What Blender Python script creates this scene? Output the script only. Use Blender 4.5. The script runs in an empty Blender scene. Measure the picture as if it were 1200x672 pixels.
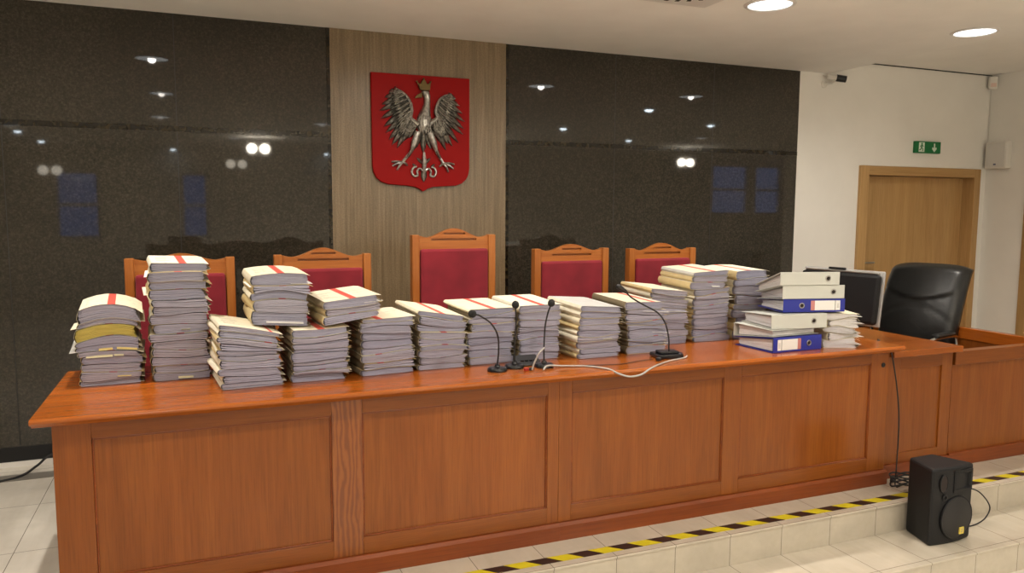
import bpy, bmesh, math, random
from mathutils import Vector, Matrix
R = math.radians
C = bpy.context.scene.collection
SC = bpy.context.scene

# ------------------------------------------------------------------ camera, world, exposure
PITCH, YAW, ROLL, CAM_H = 0.100015, 0.386846, 0.0047174, 1.5
fw = Vector((math.sin(YAW)*math.cos(PITCH), math.cos(YAW)*math.cos(PITCH), -math.sin(PITCH)))
rt = Vector((math.cos(YAW), -math.sin(YAW), 0)); up = rt.cross(fw)
rt2 = rt*math.cos(ROLL) + up*math.sin(ROLL); up2 = rt2.cross(fw)
cd = bpy.data.cameras.new('camera'); cd.sensor_width = 36; cd.lens = 27.01; cd.clip_start = .02
cam = bpy.data.objects.new('camera', cd); C.objects.link(cam)
cam.matrix_world = Matrix(((rt2.x, up2.x, -fw.x, 0), (rt2.y, up2.y, -fw.y, 0), (rt2.z, up2.z, -fw.z, CAM_H), (0, 0, 0, 1)))
SC.camera = cam
w = bpy.data.worlds.new('dusk'); SC.world = w; w.use_nodes = True
w.node_tree.nodes['Background'].inputs[0].default_value = (.42, .62, 1.25, 1)     # blue dusk outside the windows
w.node_tree.nodes['Background'].inputs[1].default_value = 1.0
SC.view_settings.view_transform = 'Standard'; SC.view_settings.look = 'None'
SC.view_settings.gamma = 1; SC.view_settings.use_curve_mapping = False
SC.view_settings.exposure = -0.17
LAMP_W = 112.0                      # watts of each recessed downlight
LAMP_COL = (1.0, .925, .83)

# ------------------------------------------------------------------ materials
def nt(name):
    m = bpy.data.materials.new(name); m.use_nodes = True
    return m, m.node_tree, m.node_tree.nodes['Principled BSDF']
def simple(name, col, rough=.5, metal=0, coat=0, emit=None, es=0, trans=0, alpha=1, spec=.5):
    m, t, b = nt(name)
    b.inputs['Base Color'].default_value = (*col, 1); b.inputs['Roughness'].default_value = rough
    b.inputs['Metallic'].default_value = metal; b.inputs['Coat Weight'].default_value = coat
    b.inputs['Transmission Weight'].default_value = trans; b.inputs['Specular IOR Level'].default_value = spec
    if emit: b.inputs['Emission Color'].default_value = (*emit, 1); b.inputs['Emission Strength'].default_value = es
    return m
def N(t, typ, **kw):
    n = t.nodes.new(typ)
    for k, v in kw.items(): setattr(n, k, v)
    return n
def ramp(t, stops):
    r = N(t, 'ShaderNodeValToRGB'); e = r.color_ramp.elements
    while len(e) < len(stops): e.new(.5)
    for i, (p, c) in enumerate(stops): e[i].position = p; e[i].color = (*c, 1)
    return r
def mapping(t, sc, coord='Object', loc=(0, 0, 0)):
    tc = N(t, 'ShaderNodeTexCoord'); mp = N(t, 'ShaderNodeMapping')
    mp.inputs['Scale'].default_value = sc; mp.inputs['Location'].default_value = loc
    t.links.new(tc.outputs[coord], mp.inputs[0]); return mp
def noise(t, mp, scale, detail=4, dist=0, rough=.55):
    n = N(t, 'ShaderNodeTexNoise'); n.inputs['Scale'].default_value = scale
    n.inputs['Detail'].default_value = detail; n.inputs['Distortion'].default_value = dist; n.inputs['Roughness'].default_value = rough
    t.links.new(mp.outputs[0], n.inputs['Vector']); return n
def mixc(t, fac, a, b, blend='MIX'):
    m = N(t, 'ShaderNodeMix', data_type='RGBA', blend_type=blend)
    for s, v in ((0, fac), (6, a), (7, b)):
        if hasattr(v, 'links'): t.links.new(v, m.inputs[s])
        elif isinstance(v, tuple): m.inputs[s].default_value = (*v, 1)
        else: m.inputs[s].default_value = v
    return m.outputs[2]
def bump(t, b, h, s=.1, d=.002):
    n = N(t, 'ShaderNodeBump'); n.inputs['Strength'].default_value = s; n.inputs['Distance'].default_value = d
    t.links.new(h, n.inputs['Height']); t.links.new(n.outputs[0], b.inputs['Normal'])

def wood(name, axis, dark, mid, light, rough=.3, coat=.25, across=16.0):
    m, t, b = nt(name)
    s = [across]*3; s['XYZ'.index(axis)] = across*.055
    mp = mapping(t, tuple(s))
    n1 = noise(t, mp, 1.0, 5, 1.2)
    r1 = ramp(t, [(.28, dark), (.5, mid), (.74, light)]); t.links.new(n1.outputs[0], r1.inputs[0])
    s2 = [across*14]*3; s2['XYZ'.index(axis)] = across*.35
    n2 = noise(t, mapping(t, tuple(s2)), 1.0, 3)
    r2 = ramp(t, [(.30, (.80, .77, .74)), (.52, (1, 1, 1))]); t.links.new(n2.outputs[0], r2.inputs[0])
    s3 = [1.6]*3; s3['XYZ'.index(axis)] = .25
    n3 = noise(t, mapping(t, tuple(s3)), 1.3, 2)
    r3 = ramp(t, [(.35, (.86, .84, .82)), (.65, (1.08, 1.06, 1.04))]); t.links.new(n3.outputs[0], r3.inputs[0])
    c = mixc(t, 1.0, r1.outputs[0], r2.outputs[0], 'MULTIPLY'); c = mixc(t, 1.0, c, r3.outputs[0], 'MULTIPLY')
    t.links.new(c, b.inputs['Base Color']); b.inputs['Roughness'].default_value = rough
    b.inputs['Coat Weight'].default_value = coat*.5; b.inputs['Coat Roughness'].default_value = .15; b.inputs['Specular IOR Level'].default_value = .35
    bump(t, b, n2.outputs[0], .12, .0006)
    return m
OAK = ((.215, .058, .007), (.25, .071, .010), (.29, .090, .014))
M = {}
for a in 'XYZ': M['oak'+a] = wood('oak_'+a, a, *OAK)
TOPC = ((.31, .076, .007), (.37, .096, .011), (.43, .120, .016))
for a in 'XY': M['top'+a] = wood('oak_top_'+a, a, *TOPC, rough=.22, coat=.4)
PLC = ((.17, .034, .005), (.235, .053, .009), (.30, .077, .014))
M['plinth'] = wood('oak_plinth', 'X', *PLC, across=12)
CH = ((.37, .108, .018), (.44, .143, .027), (.50, .185, .042))
for a in 'XZ': M['chair'+a] = wood('chair_wood_'+a, a, *CH, across=20)
DR = ((.43, .26, .105), (.48, .30, .125), (.53, .34, .15))
M['doorZ'] = wood('beech_Z', 'Z', *DR, rough=.4, coat=.1, across=10); M['doorX'] = wood('beech_X', 'X', *DR, rough=.4, coat=.1, across=10)

def figured():
    m, t, b = nt('oak_figured'); mp = mapping(t, (1.0, 1.0, .22), loc=(.46, 0, -.085))
    n = noise(t, mp, 9, 3, .4); wv = N(t, 'ShaderNodeTexWave', wave_type='RINGS', rings_direction='SPHERICAL'); wv.inputs['Scale'].default_value = 15
    wv.inputs['Distortion'].default_value = 9; wv.inputs['Detail'].default_value = 3; wv.inputs['Detail Scale'].default_value = 1.4; t.links.new(mp.outputs[0], wv.inputs['Vector'])
    r = ramp(t, [(.1, (.175, .043, .006)), (.5, (.24, .066, .009)), (1, (.27, .080, .012))]); t.links.new(wv.outputs[0], r.inputs[0])
    t.links.new(r.outputs[0], b.inputs['Base Color']); b.inputs['Roughness'].default_value = .3; b.inputs['Coat Weight'].default_value = .25; return m
M['oak_fig'] = figured()
def granite():
    m, t, b = nt('polished_granite')
    mp = mapping(t, (1, 1, 1))
    n1 = noise(t, mp, 85, 4, 0, .8); n2 = noise(t, mp, 1.1, 3)
    v = N(t, 'ShaderNodeTexVoronoi'); v.inputs['Scale'].default_value = 230; t.links.new(mp.outputs[0], v.inputs['Vector'])
    r = ramp(t, [(.3, (.014, .012, .0082)), (.52, (.034, .029, .021)), (.72, (.072, .061, .045))]); t.links.new(n1.outputs[0], r.inputs[0])
    r2 = ramp(t, [(.3, (.8, .8, .8)), (.7, (1.2, 1.2, 1.2))]); t.links.new(n2.outputs[0], r2.inputs[0])
    c = mixc(t, 1.0, r.outputs[0], r2.outputs[0], 'MULTIPLY')
    r3 = ramp(t, [(.0, (.6, .6, .6)), (.5, (1.25, 1.25, 1.25))]); t.links.new(v.outputs[0], r3.inputs[0])
    c = mixc(t, .6, c, r3.outputs[0], 'MULTIPLY')
    t.links.new(c, b.inputs['Base Color']); b.inputs['Roughness'].default_value = .03
    return m
M['granite'] = granite()
def strip():
    m, t, b = nt('mottled_stone_strip'); mp = mapping(t, (1, 1, 1)); n = noise(t, mp, 38, 4, .6)
    r = ramp(t, [(.42, (.006, .005, .004)), (.6, (.03, .022, .010)), (.8, (.07, .05, .022))]); t.links.new(n.outputs[0], r.inputs[0])
    t.links.new(r.outputs[0], b.inputs['Base Color']); b.inputs['Roughness'].default_value = .04; return m
M['strip'] = strip()
def centre():
    m, t, b = nt('brown_stone'); n1 = noise(t, mapping(t, (60, 60, 2.2)), 1, 4, .3); n2 = noise(t, mapping(t, (1, 1, 1)), 150, 2)
    r = ramp(t, [(.25, (.155, .106, .055)), (.5, (.225, .160, .088)), (.75, (.295, .218, .128))]); t.links.new(n1.outputs[0], r.inputs[0])
    r2 = ramp(t, [(.35, (.78, .78, .78)), (.6, (1.1, 1.1, 1.1))]); t.links.new(n2.outputs[0], r2.inputs[0])
    t.links.new(mixc(t, 1.0, r.outputs[0], r2.outputs[0], 'MULTIPLY'), b.inputs['Base Color']); b.inputs['Roughness'].default_value = .32; return m
M['centre'] = centre()
def plaster(name, col):
    m, t, b = nt(name); n = noise(t, mapping(t, (1, 1, 1)), 3, 3)
    r = ramp(t, [(.3, tuple(c*.97 for c in col)), (.7, tuple(min(1, c*1.02) for c in col))]); t.links.new(n.outputs[0], r.inputs[0])
    t.links.new(r.outputs[0], b.inputs['Base Color']); b.inputs['Roughness'].default_value = .85
    n2 = noise(t, mapping(t, (1, 1, 1)), 220, 2); bump(t, b, n2.outputs[0], .05, .001); return m
M['wall'] = plaster('white_plaster', (.85, .825, .77)); M['ceil'] = plaster('ceiling_paint', (.93, .91, .87))
def tiles(name, sx, sy, ox, oy, base, vertical=False, rough=.25):
    m, t, b = nt(name)
    tc = N(t, 'ShaderNodeTexCoord'); sp = N(t, 'ShaderNodeSeparateXYZ'); t.links.new(tc.outputs['Object'], sp.inputs[0])
    def line(out, size, off):
        a = N(t, 'ShaderNodeMath', operation='SUBTRACT'); t.links.new(out, a.inputs[0]); a.inputs[1].default_value = off
        p = N(t, 'ShaderNodeMath', operation='PINGPONG'); t.links.new(a.outputs[0], p.inputs[0]); p.inputs[1].default_value = size/2
        l = N(t, 'ShaderNodeMath', operation='LESS_THAN'); t.links.new(p.outputs[0], l.inputs[0]); l.inputs[1].default_value = .0016
        return l.outputs[0]
    a = line(sp.outputs[0], sx, ox); c = line(sp.outputs[2 if vertical else 1], sy, oy)
    mx = N(t, 'ShaderNodeMath', operation='MAXIMUM'); t.links.new(a, mx.inputs[0]); t.links.new(c, mx.inputs[1])
    n = noise(t, mapping(t, (1, 1, 1)), 5, 5, .4); n2 = noise(t, mapping(t, (30, 4, 30)), 1, 3)
    r = ramp(t, [(.3, tuple(x*.9 for x in base)), (.7, tuple(x*1.05 for x in base))]); t.links.new(n.outputs[0], r.inputs[0])
    r2 = ramp(t, [(.3, (.95, .94, .92)), (.7, (1, 1, 1))]); t.links.new(n2.outputs[0], r2.inputs[0])
    cc = mixc(t, 1.0, r.outputs[0], r2.outputs[0], 'MULTIPLY')
    t.links.new(mixc(t, mx.outputs[0], cc, (.20, .175, .14)), b.inputs['Base Color']); b.inputs['Roughness'].default_value = rough
    return m
TB = (.56, .505, .41)
M['tile'] = tiles('floor_tiles', .302, .302, 1.035, 2.50, TB)
M['tile_big'] = tiles('floor_tiles_large', .604, .604, -.793, 3.79, (.76, .71, .62))
M['tile_v'] = tiles('riser_tiles', .302, .5, 1.035, .1, TB, True)
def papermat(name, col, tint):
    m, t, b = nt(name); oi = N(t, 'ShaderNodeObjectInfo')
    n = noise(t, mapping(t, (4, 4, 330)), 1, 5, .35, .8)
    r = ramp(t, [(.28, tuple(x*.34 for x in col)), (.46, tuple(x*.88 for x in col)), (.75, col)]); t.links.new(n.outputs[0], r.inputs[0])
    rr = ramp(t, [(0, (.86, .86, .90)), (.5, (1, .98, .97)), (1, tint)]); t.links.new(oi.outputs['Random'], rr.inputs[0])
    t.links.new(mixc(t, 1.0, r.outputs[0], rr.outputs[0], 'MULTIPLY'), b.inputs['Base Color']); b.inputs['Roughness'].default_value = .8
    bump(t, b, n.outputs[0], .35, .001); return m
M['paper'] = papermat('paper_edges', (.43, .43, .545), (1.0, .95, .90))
M['paper_white'] = papermat('white_paper_edges', (.82, .80, .80), (1, .98, .95))
M['paper_yellow'] = papermat('yellow_paper_edges', (.66, .56, .14), (1, .96, .8))
def cover(name, col):
    m, t, b = nt(name); n = noise(t, mapping(t, (1, 1, 1)), 25, 4)
    oi = N(t, 'ShaderNodeObjectInfo')
    r = ramp(t, [(.3, tuple(x*.9 for x in col)), (.65, col)]); t.links.new(n.outputs[0], r.inputs[0])
    rr = ramp(t, [(0, (1, .96, .86)), (1, (1, 1, 1))]); t.links.new(oi.outputs['Random'], rr.inputs[0])
    t.links.new(mixc(t, 1.0, r.outputs[0], rr.outputs[0], 'MULTIPLY'), b.inputs['Base Color']); b.inputs['Roughness'].default_value = .6; return m
M['cream'] = cover('cream_card', (.84, .79, .64)); M['manila'] = cover('manila_card', (.66, .53, .29))
M['kraft'] = cover('inner_card', (.20, .16, .10)); M['greycard'] = cover('grey_card', (.60, .60, .60))
M['red_tape'] = simple('red_tape', (.70, .10, .075), .5)
M['ink'] = simple('printed_grey', (.30, .29, .27), .7)
M['note_yellow'] = simple('yellow_note', (.78, .62, .24), .7); M['note_cream'] = simple('cream_note', (.72, .66, .42), .7)
M['note_white'] = simple('white_note', (.84, .83, .80), .7)
M['black'] = simple('black_plastic', (.012, .012, .013), .4); M['black_gloss'] = simple('black_gloss', (.010, .010, .012), .15)
M['speaker_black'] = simple('speaker_black', (.009, .009, .010), .5, spec=.3)
M['rubber'] = simple('black_rubber', (.014, .013, .013), .6); M['foam'] = simple('black_foam', (.016, .016, .016), .95)
M['grey_cable'] = simple('pale_cable', (.42, .40, .37), .4)
M['binder_grey'] = simple('grey_binder', (.58, .59, .54), .45); M['binder_blue'] = simple('blue_binder', (.020, .030, .30), .35)
M['binder_in'] = simple('binder_lining', (.30, .31, .32), .6)
M['chrome'] = simple('chrome', (.75, .75, .75), .15, 1); M['steel'] = simple('dull_steel', (.42, .41, .39), .35, 1)
M['clear'] = simple('clear_acrylic', (.85, .85, .84), .12, 0, trans=.55)
M['pale_plastic'] = simple('pale_plastic', (.76, .73, .67), .45); M['grille'] = simple('pale_grille', (.66, .64, .60), .6)
M['white_paint'] = simple('white_trim_paint', (.78, .75, .70), .4)
M['green'] = simple('exit_green', (.0, .17, .045), .35); M['sign_white'] = simple('exit_white', (.70, .80, .70), .5)
M['yellow'] = simple('hazard_yellow', (.66, .56, .02), .45); M['hblack'] = simple('hazard_black', (.028, .012, .010), .45)
M['red_shield'] = simple('red_enamel', (.32, .004, .004), .45, spec=.12)
M['gold'] = simple('aged_brass', (.13, .088, .034), .45, .8)
M['skirt'] = simple('black_skirting', (.008, .008, .009), .35)
M['speaker_badge'] = simple('yellow_badge', (.72, .56, .10), .5)
M['lamp'] = simple('lamp_glass', (.9, .9, .9), .4, emit=(.94, .98, 1), es=1.8)
M['spot_glass'] = simple('spot_glass', (.9, .9, .9), .4, emit=(.80, .92, 1), es=34)
M['globe'] = simple('globe_glass', (.9, .88, .82), .4, emit=(1, .90, .74), es=80)
M['globe_dim'] = simple('globe_glass_dim', (.9, .88, .82), .4, emit=(1, .90, .74), es=7)
M['white_metal'] = simple('white_metal', (.75, .73, .70), .35)
M['label_pink'] = simple('label_pink', (.55, .22, .20), .5); M['dark_slot'] = simple('dark_slot', (.02, .012, .01), .8)
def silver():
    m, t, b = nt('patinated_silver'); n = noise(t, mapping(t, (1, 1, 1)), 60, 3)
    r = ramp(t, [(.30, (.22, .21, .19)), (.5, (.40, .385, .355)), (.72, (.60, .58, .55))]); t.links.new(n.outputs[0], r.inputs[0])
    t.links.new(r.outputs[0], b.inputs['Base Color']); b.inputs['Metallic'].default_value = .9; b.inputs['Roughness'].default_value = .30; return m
M['silver'] = silver(); M['feather_shade'] = simple('painted_feather_shade', (.055, .05, .04), .45, .5)  # second material paints the shade of deep gaps onto the feather edges
def fabric():
    m, t, b = nt('red_upholstery'); n = noise(t, mapping(t, (1, 1, 1)), 420, 2); n2 = noise(t, mapping(t, (1, 1, 1)), 6, 2)
    r = ramp(t, [(.3, (.19, .006, .015)), (.7, (.27, .011, .024))]); t.links.new(n2.outputs[0], r.inputs[0])
    t.links.new(r.outputs[0], b.inputs['Base Color']); b.inputs['Roughness'].default_value = .85
    b.inputs['Sheen Weight'].default_value = .08; bump(t, b, n.outputs[0], .25, .001); return m
M['red_fabric'] = fabric()
def leather():
    m, t, b = nt('black_leather'); n = noise(t, mapping(t, (1, 1, 1)), 160, 3); n2 = noise(t, mapping(t, (1, 1, 1)), 9, 3, .6)
    b.inputs['Base Color'].default_value = (.007, .0075, .0075, 1); b.inputs['Roughness'].default_value = .36
    mx = N(t, 'ShaderNodeMath', operation='MULTIPLY_ADD'); t.links.new(n2.outputs[0], mx.inputs[0]); mx.inputs[1].default_value = 5; t.links.new(n.outputs[0], mx.inputs[2])
    bump(t, b, mx.outputs[0], .25, .002); return m
M['leather'] = leather()

# ------------------------------------------------------------------ mesh helpers
class MB:
    def __init__(self): self.b = bmesh.new()
    def face(self, vs, mat=0):
        try: f = self.b.faces.new(vs); f.material_index = mat; return f
        except ValueError: return None
    def box(self, x0, x1, y0, y1, z0, z1, mat=0):
        v = [self.b.verts.new((x, y, z)) for z in (z0, z1) for y in (y0, y1) for x in (x0, x1)]
        for q in ((0, 2, 3, 1), (4, 5, 7, 6), (0, 1, 5, 4), (2, 6, 7, 3), (0, 4, 6, 2), (1, 3, 7, 5)): self.face([v[i] for i in q], mat)
        return self
    def hexa(self, bot, top, mat=0):
        v = [self.b.verts.new(p) for p in bot + top]
        for q in ((3, 2, 1, 0), (4, 5, 6, 7), (0, 1, 5, 4), (1, 2, 6, 5), (2, 3, 7, 6), (3, 0, 4, 7)): self.face([v[i] for i in q], mat)
        return self
    def loft(self, rings, mat=0, cap=True, closed=True):
        rs = [[self.b.verts.new(p) for p in r] for r in rings]; n = len(rs[0])
        for a, c in zip(rs, rs[1:]):
            for i in range(n if closed else n-1): self.face([a[i], a[(i+1) % n], c[(i+1) % n], c[i]], mat)
        if cap: self.face(list(reversed(rs[0])), mat); self.face(rs[-1], mat)
        return self
    def prism(self, poly, d0, d1, plane='xz', mat=0):
        def P(a, c, d): return {'xz': (a, d, c), 'xy': (a, c, d), 'yz': (d, a, c)}[plane]
        return self.loft([[P(a, c, d0) for a, c in poly], [P(a, c, d1) for a, c in poly]], mat)
    def tube(self, pts, r, seg=8, mat=0, cap=True):
        pts = [Vector(p) for p in pts]; rr = r if isinstance(r, (list, tuple)) else [r]*len(pts)
        rings = []; n = None
        for i, p in enumerate(pts):
            d = (pts[min(i+1, len(pts)-1)] - pts[max(i-1, 0)]).normalized()
            if n is None: n = d.orthogonal().normalized()
            else: n = (n - d*n.dot(d)).normalized()
            bn = d.cross(n)
            rings.append([p + (n*math.cos(2*math.pi*k/seg) + bn*math.sin(2*math.pi*k/seg))*rr[i] for k in range(seg)])
        return self.loft(rings, mat, cap)
    def lathe(self, prof, c=(0, 0, 0), seg=24, axis='z', mat=0):
        rings = []
        for r, h in prof:
            ring = []
            for k in range(seg):
                a = 2*math.pi*k/seg; x, y = r*math.cos(a), r*math.sin(a)
                ring.append({'z': (c[0]+x, c[1]+y, c[2]+h), 'y': (c[0]+x, c[1]+h, c[2]-y), 'x': (c[0]+h, c[1]+x, c[2]+y)}[axis])
            rings.append(ring)
        return self.loft(rings, mat)
    def ball(self, c, r, seg=14, mat=0, sc=(1, 1, 1)):
        pr = [(max(.0005, math.sin(math.pi*i/8)), -math.cos(math.pi*i/8)) for i in range(9)]
        return self.loft([[(c[0]+a*r*sc[0]*math.cos(2*math.pi*k/seg), c[1]+a*r*sc[1]*math.sin(2*math.pi*k/seg), c[2]+h*r*sc[2]) for k in range(seg)] for a, h in pr], mat)
    def ring(self, c, R0, r, axis='y', seg=20, mat=0):
        pts = []
        rings = []
        for k in range(seg+1):
            a = 2*math.pi*k/seg; u, v = math.cos(a), math.sin(a); rg = []
            for j in range(8):
                q = 2*math.pi*j/8; d = R0 + r*math.cos(q); h = r*math.sin(q)
                rg.append({'y': (c[0]+u*d, c[1]+h, c[2]+v*d), 'z': (c[0]+u*d, c[1]+v*d, c[2]+h), 'x': (c[0]+h, c[1]+u*d, c[2]+v*d)}[axis])
            rings.append(rg)
        return self.loft(rings, mat, False)
    def build(self, name, mats, parent=None, smooth=False, bev=0, loc=None, rot=None):
        bmesh.ops.recalc_face_normals(self.b, faces=self.b.faces[:])
        me = bpy.data.meshes.new(name); self.b.to_mesh(me); self.b.free()
        for m in (mats if isinstance(mats, (list, tuple)) else [mats]): me.materials.append(m)
        o = bpy.data.objects.new(name, me); C.objects.link(o)
        if parent: o.parent = parent
        if loc: o.location = loc
        if rot: o.rotation_euler = rot
        if smooth:
            for p in me.polygons: p.use_smooth = True
            if smooth != 'all':
                md = o.modifiers.new('edge', 'EDGE_SPLIT'); md.split_angle = R(40)
        if bev:
            md = o.modifiers.new('bevel', 'BEVEL'); md.width = bev; md.segments = 2; md.limit_method = 'ANGLE'; md.angle_limit = R(40)
        return o
def bez(pts, n=8):
    P = [Vector(p) for p in pts]; P = [P[0]*2-P[1]] + P + [P[-1]*2-P[-2]]; out = []
    for i in range(1, len(P)-2):
        for k in range(n):
            t = k/n; a, b, c, d = P[i-1], P[i], P[i+1], P[i+2]
            out.append(.5*((2*b) + (c-a)*t + (2*a-5*b+4*c-d)*t*t + (3*b-a-3*c+d)*t**3))
    out.append(P[-2]); return out
def tag(o, label, cat, group=None):
    o['label'] = label; o['category'] = cat
    if group: o['group'] = group
    return o
def thing(name, label, cat, loc=(0, 0, 0), rz=0, group=None):
    o = bpy.data.objects.new(name, None); C.objects.link(o); o.empty_display_size = .05
    o.location = loc; o.rotation_euler = (0, 0, rz); return tag(o, label, cat, group)
def struct(o): o['kind'] = 'structure'; return o
def sempty(name):
    o = bpy.data.objects.new(name, None); C.objects.link(o); return struct(o)

# ------------------------------------------------------------------ the room
YW, ZC, ZH, XE, XR = 5.1, 2.646, 2.765, 4.93, 6.90       # wall plane, ceilings, ceiling step, right wall
XL, XF, YB, YT, ZF = -4.5, 15.0, -6.6, 2.4, -.30
struct(MB().box(XL, XF, YB, 2.50, ZF-.1, ZF).build('floor', M['tile_big']))
pl = sempty('floor_platform')
MB().box(XL, XR, 2.80, YW+.1, -.30, -.012).build('platform_body', M['tile_v'], pl)
MB().box(-.5, XR, 2.795, YW+.1, -.012, 0).build('platform_top', M['tile'], pl, bev=.003)
MB().box(XL, -.5, 2.795, YW+.1, -.012, 0).build('platform_top', M['tile_big'], pl)
MB().box(XL, XR, 2.47, 2.80, -.30, -.162).build('tread_body', M['tile_v'], pl)
MB().box(XL, XR, 2.465, 2.80, -.162, -.15).build('tread_top', M['tile'], pl, bev=.003)
c = sempty('ceiling')
MB().box(XL, XE, YB, YW+.1, ZC, ZC+.2).build('ceiling_low', M['ceil'], c)
MB().box(XE, XF, YB, YW+.1, ZH, ZH+.1).build('ceiling_high', M['ceil'], c)
# back wall with door opening
DX0, DX1, DZ = 5.395, 6.735, 1.815
wb = sempty('wall_back')
m = MB(); m.box(XL, 4.633, YW+.031, YW+.2, -.3, ZH+.1)
m.box(4.633, DX0-.02, YW, YW+.2, -.3, ZH+.1); m.box(DX1+.02, XR+.1, YW, YW+.2, -.3, ZH+.1); m.box(DX0-.02, DX1+.02, YW, YW+.2, DZ+.02, ZH+.1)
m.box(DX0-.02, DX1+.02, YW+.15, YW+.2, 0, DZ+.02)
m.build('plaster', M['wall'], wb)
GX = [[-3.9, -2.95], [-1.95, -1.0], [-1.0, -.1], [-.1, .79], [2.045, 2.9], [2.9, 3.78], [3.78, 4.632]]
GX[0:2] = [[-4.5, -3.7], [-3.7, -2.8], [-2.8, -1.9], [-1.9, -1.0]]
for x0, x1 in GX:
    for z0, z1 in ((.115, 1.955), (1.99, ZC)):
        MB().box(x0+.0005, x1-.0005, YW, YW+.03, z0, z1).build('granite_panel', M['granite'], wb)
for x in (-3.7, -2.8, -1.9, -1.0, -.1, 2.9, 3.78):
    MB().box(x-.0022, x+.0022, YW-.00015, YW+.02, .115, ZC).build('panel_seam', M['skirt'], wb)
for x0, x1 in ((XL, .79), (2.045, 4.632)):
    MB().box(x0, x1, YW-.002, YW+.03, 1.956, 1.989).build('stone_strip', M['strip'], wb)
for x0, x1 in ((.79, .812), (2.022, 2.045)):
    MB().box(x0, x1, YW-.004, YW+.03, .03, ZC).build('stone_strip', M['strip'], wb)
MB().box(.812, 2.022, YW-.006, YW+.03, .03, ZC).build('centre_stone', M['centre'], wb)
struct(MB().box(XL, 4.632, YW-.004, YW+.03, .03, .115).build('baseboard_back', M['skirt']))
struct(MB().box(XL, 4.632, YW-.012, YW+.03, 0, .03).build('trim_1', M['white_paint']))
struct(MB().box(XL, 4.5, 4.82, 4.93, .0005, .003).build('trim_2', simple('grey_floor_strip', (.22, .20, .17), .4)))
struct(MB().box(XE+.35, XR, YW-.004, YW, ZH-.009, ZH).build('shadow_gap_strip', M['skirt']))  # dark strip drawn in for the shadow gap under the high ceiling
# right wall with its own door, wall towards the court, far walls
D2A, D2B = 3.75, 4.62
wr = MB(); wr.box(XR, XR+.2, D2B+.02, YW+.1, -.3, ZH+.1); wr.box(XR, XR+.2, YT, D2A-.02, -.3, ZH+.1); wr.box(XR, XR+.2, D2A-.02, D2B+.02, 1.97, ZH+.1); wr.box(XR+.15, XR+.2, D2A-.02, D2B+.02, 0, 1.97)
wr.box(XR, XR+.2, D2A, D2B, -.3, 0)
struct(wr.build('wall_right', M['wall']))
struct(MB().box(XR+.2, XF, YT, YT+.2, -.3, ZH+.1).build('wall_side', M['wall']))
struct(MB().box(XL-.2, XL, YB, YW+.2, -.4, ZC+.1).build('wall_left', M['wall']))
struct(MB().box(XF, XF+.2, YB, YT+.2, -.4, ZH+.1).build('wall_court', M['wall']))
WIN = [(-2.5, -1.75), (-.30, .2), (12.5, 13.7), (13.9, 14.8)]
wf = MB(); xs = [XL] + [v for p in WIN for v in p] + [XF]
for i in range(0, len(xs), 2): wf.box(xs[i], xs[i+1], YB-.25, YB, -.4, ZC+.22)
for a, b2 in WIN:
    w0, w1 = (.90, 2.20) if a < 5 else (1.40, 2.70)
    wf.box(a, b2, YB-.25, YB, -.4, w0); wf.box(a, b2, YB-.25, YB, w1, ZC+.22)
struct(wf.build('wall_front', M['wall']))
glass = simple('window_glass', (.8, .85, .9), .02, trans=1.0)
for i, (a, b2) in enumerate(WIN):
    wn = sempty('window_%d' % (i+1)); w0, w1 = (.90, 2.20) if a < 5 else (1.40, 2.70)
    f = MB(); f.box(a, a+.05, YB-.12, YB-.06, w0, w1); f.box(b2-.05, b2, YB-.12, YB-.06, w0, w1)
    f.box(a, b2, YB-.12, YB-.06, w0, w0+.05); f.box(a, b2, YB-.12, YB-.06, w1-.05, w1); f.box(a, b2, YB-.115, YB-.065, w0+.62, w0+.68)
    f.build('window_frame', M['white_paint'], wn)
    MB().box(a+.05, b2-.05, YB-.092, YB-.088, w0+.05, w1-.05).build('pane', glass, wn)
# doors
def door_trim(d, m_, mx, zt, a, b2, horizontal):
    pass
d1 = sempty('door_1')
f = MB(); f.box(DX0-.075, DX0, YW-.02, YW+.14, 0, DZ+.08); f.box(DX1, DX1+.08, YW-.02, YW+.14, 0, DZ+.08)
f.box(DX0-.075, DX0+.02, YW-.028, YW-.015, 0, DZ+.08); f.build('door_frame', M['doorZ'], d1, bev=.004)
MB().box(DX0, DX1, YW-.02, YW+.14, DZ, DZ+.08).build('door_head', M['doorX'], d1, bev=.004)
lf = MB(); lf.box(DX0+.004, DX1-.004, YW+.10, YW+.14, .005, DZ-.004)
lf = lf.build('door_leaf', M['doorZ'], d1)
h = MB(); h.box(5.47, 5.51, YW+.092, YW+.10, .90, 1.10); h.tube([(5.49, YW+.10, 1.04), (5.49, YW+.045, 1.04), (5.60, YW+.045, 1.04)], .009); h.build('door_handle', M['steel'], lf, True)
d2 = sempty('door_2')
f = MB(); f.box(XR-.02, XR+.14, D2B, D2B+.08, 0, 2.03); f.box(XR-.02, XR+.14, D2A-.08, D2A, 0, 2.03); f.build('door_frame', M['doorZ'], d2, bev=.004)
MB().box(XR-.02, XR+.14, D2A, D2B, 1.95, 2.03).build('door_head', M['doorX'], d2, bev=.004)
lf = MB().box(XR+.06, XR+.10, D2A+.004, D2B-.004, .005, 1.946).build('door_leaf', M['doorZ'], d2)
MB().tube([(XR+.06, D2A+.07, 1.04), (XR+.01, D2A+.07, 1.04), (XR+.01, D2A+.18, 1.04)], .009).build('door_handle', M['steel'], lf, True)

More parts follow.
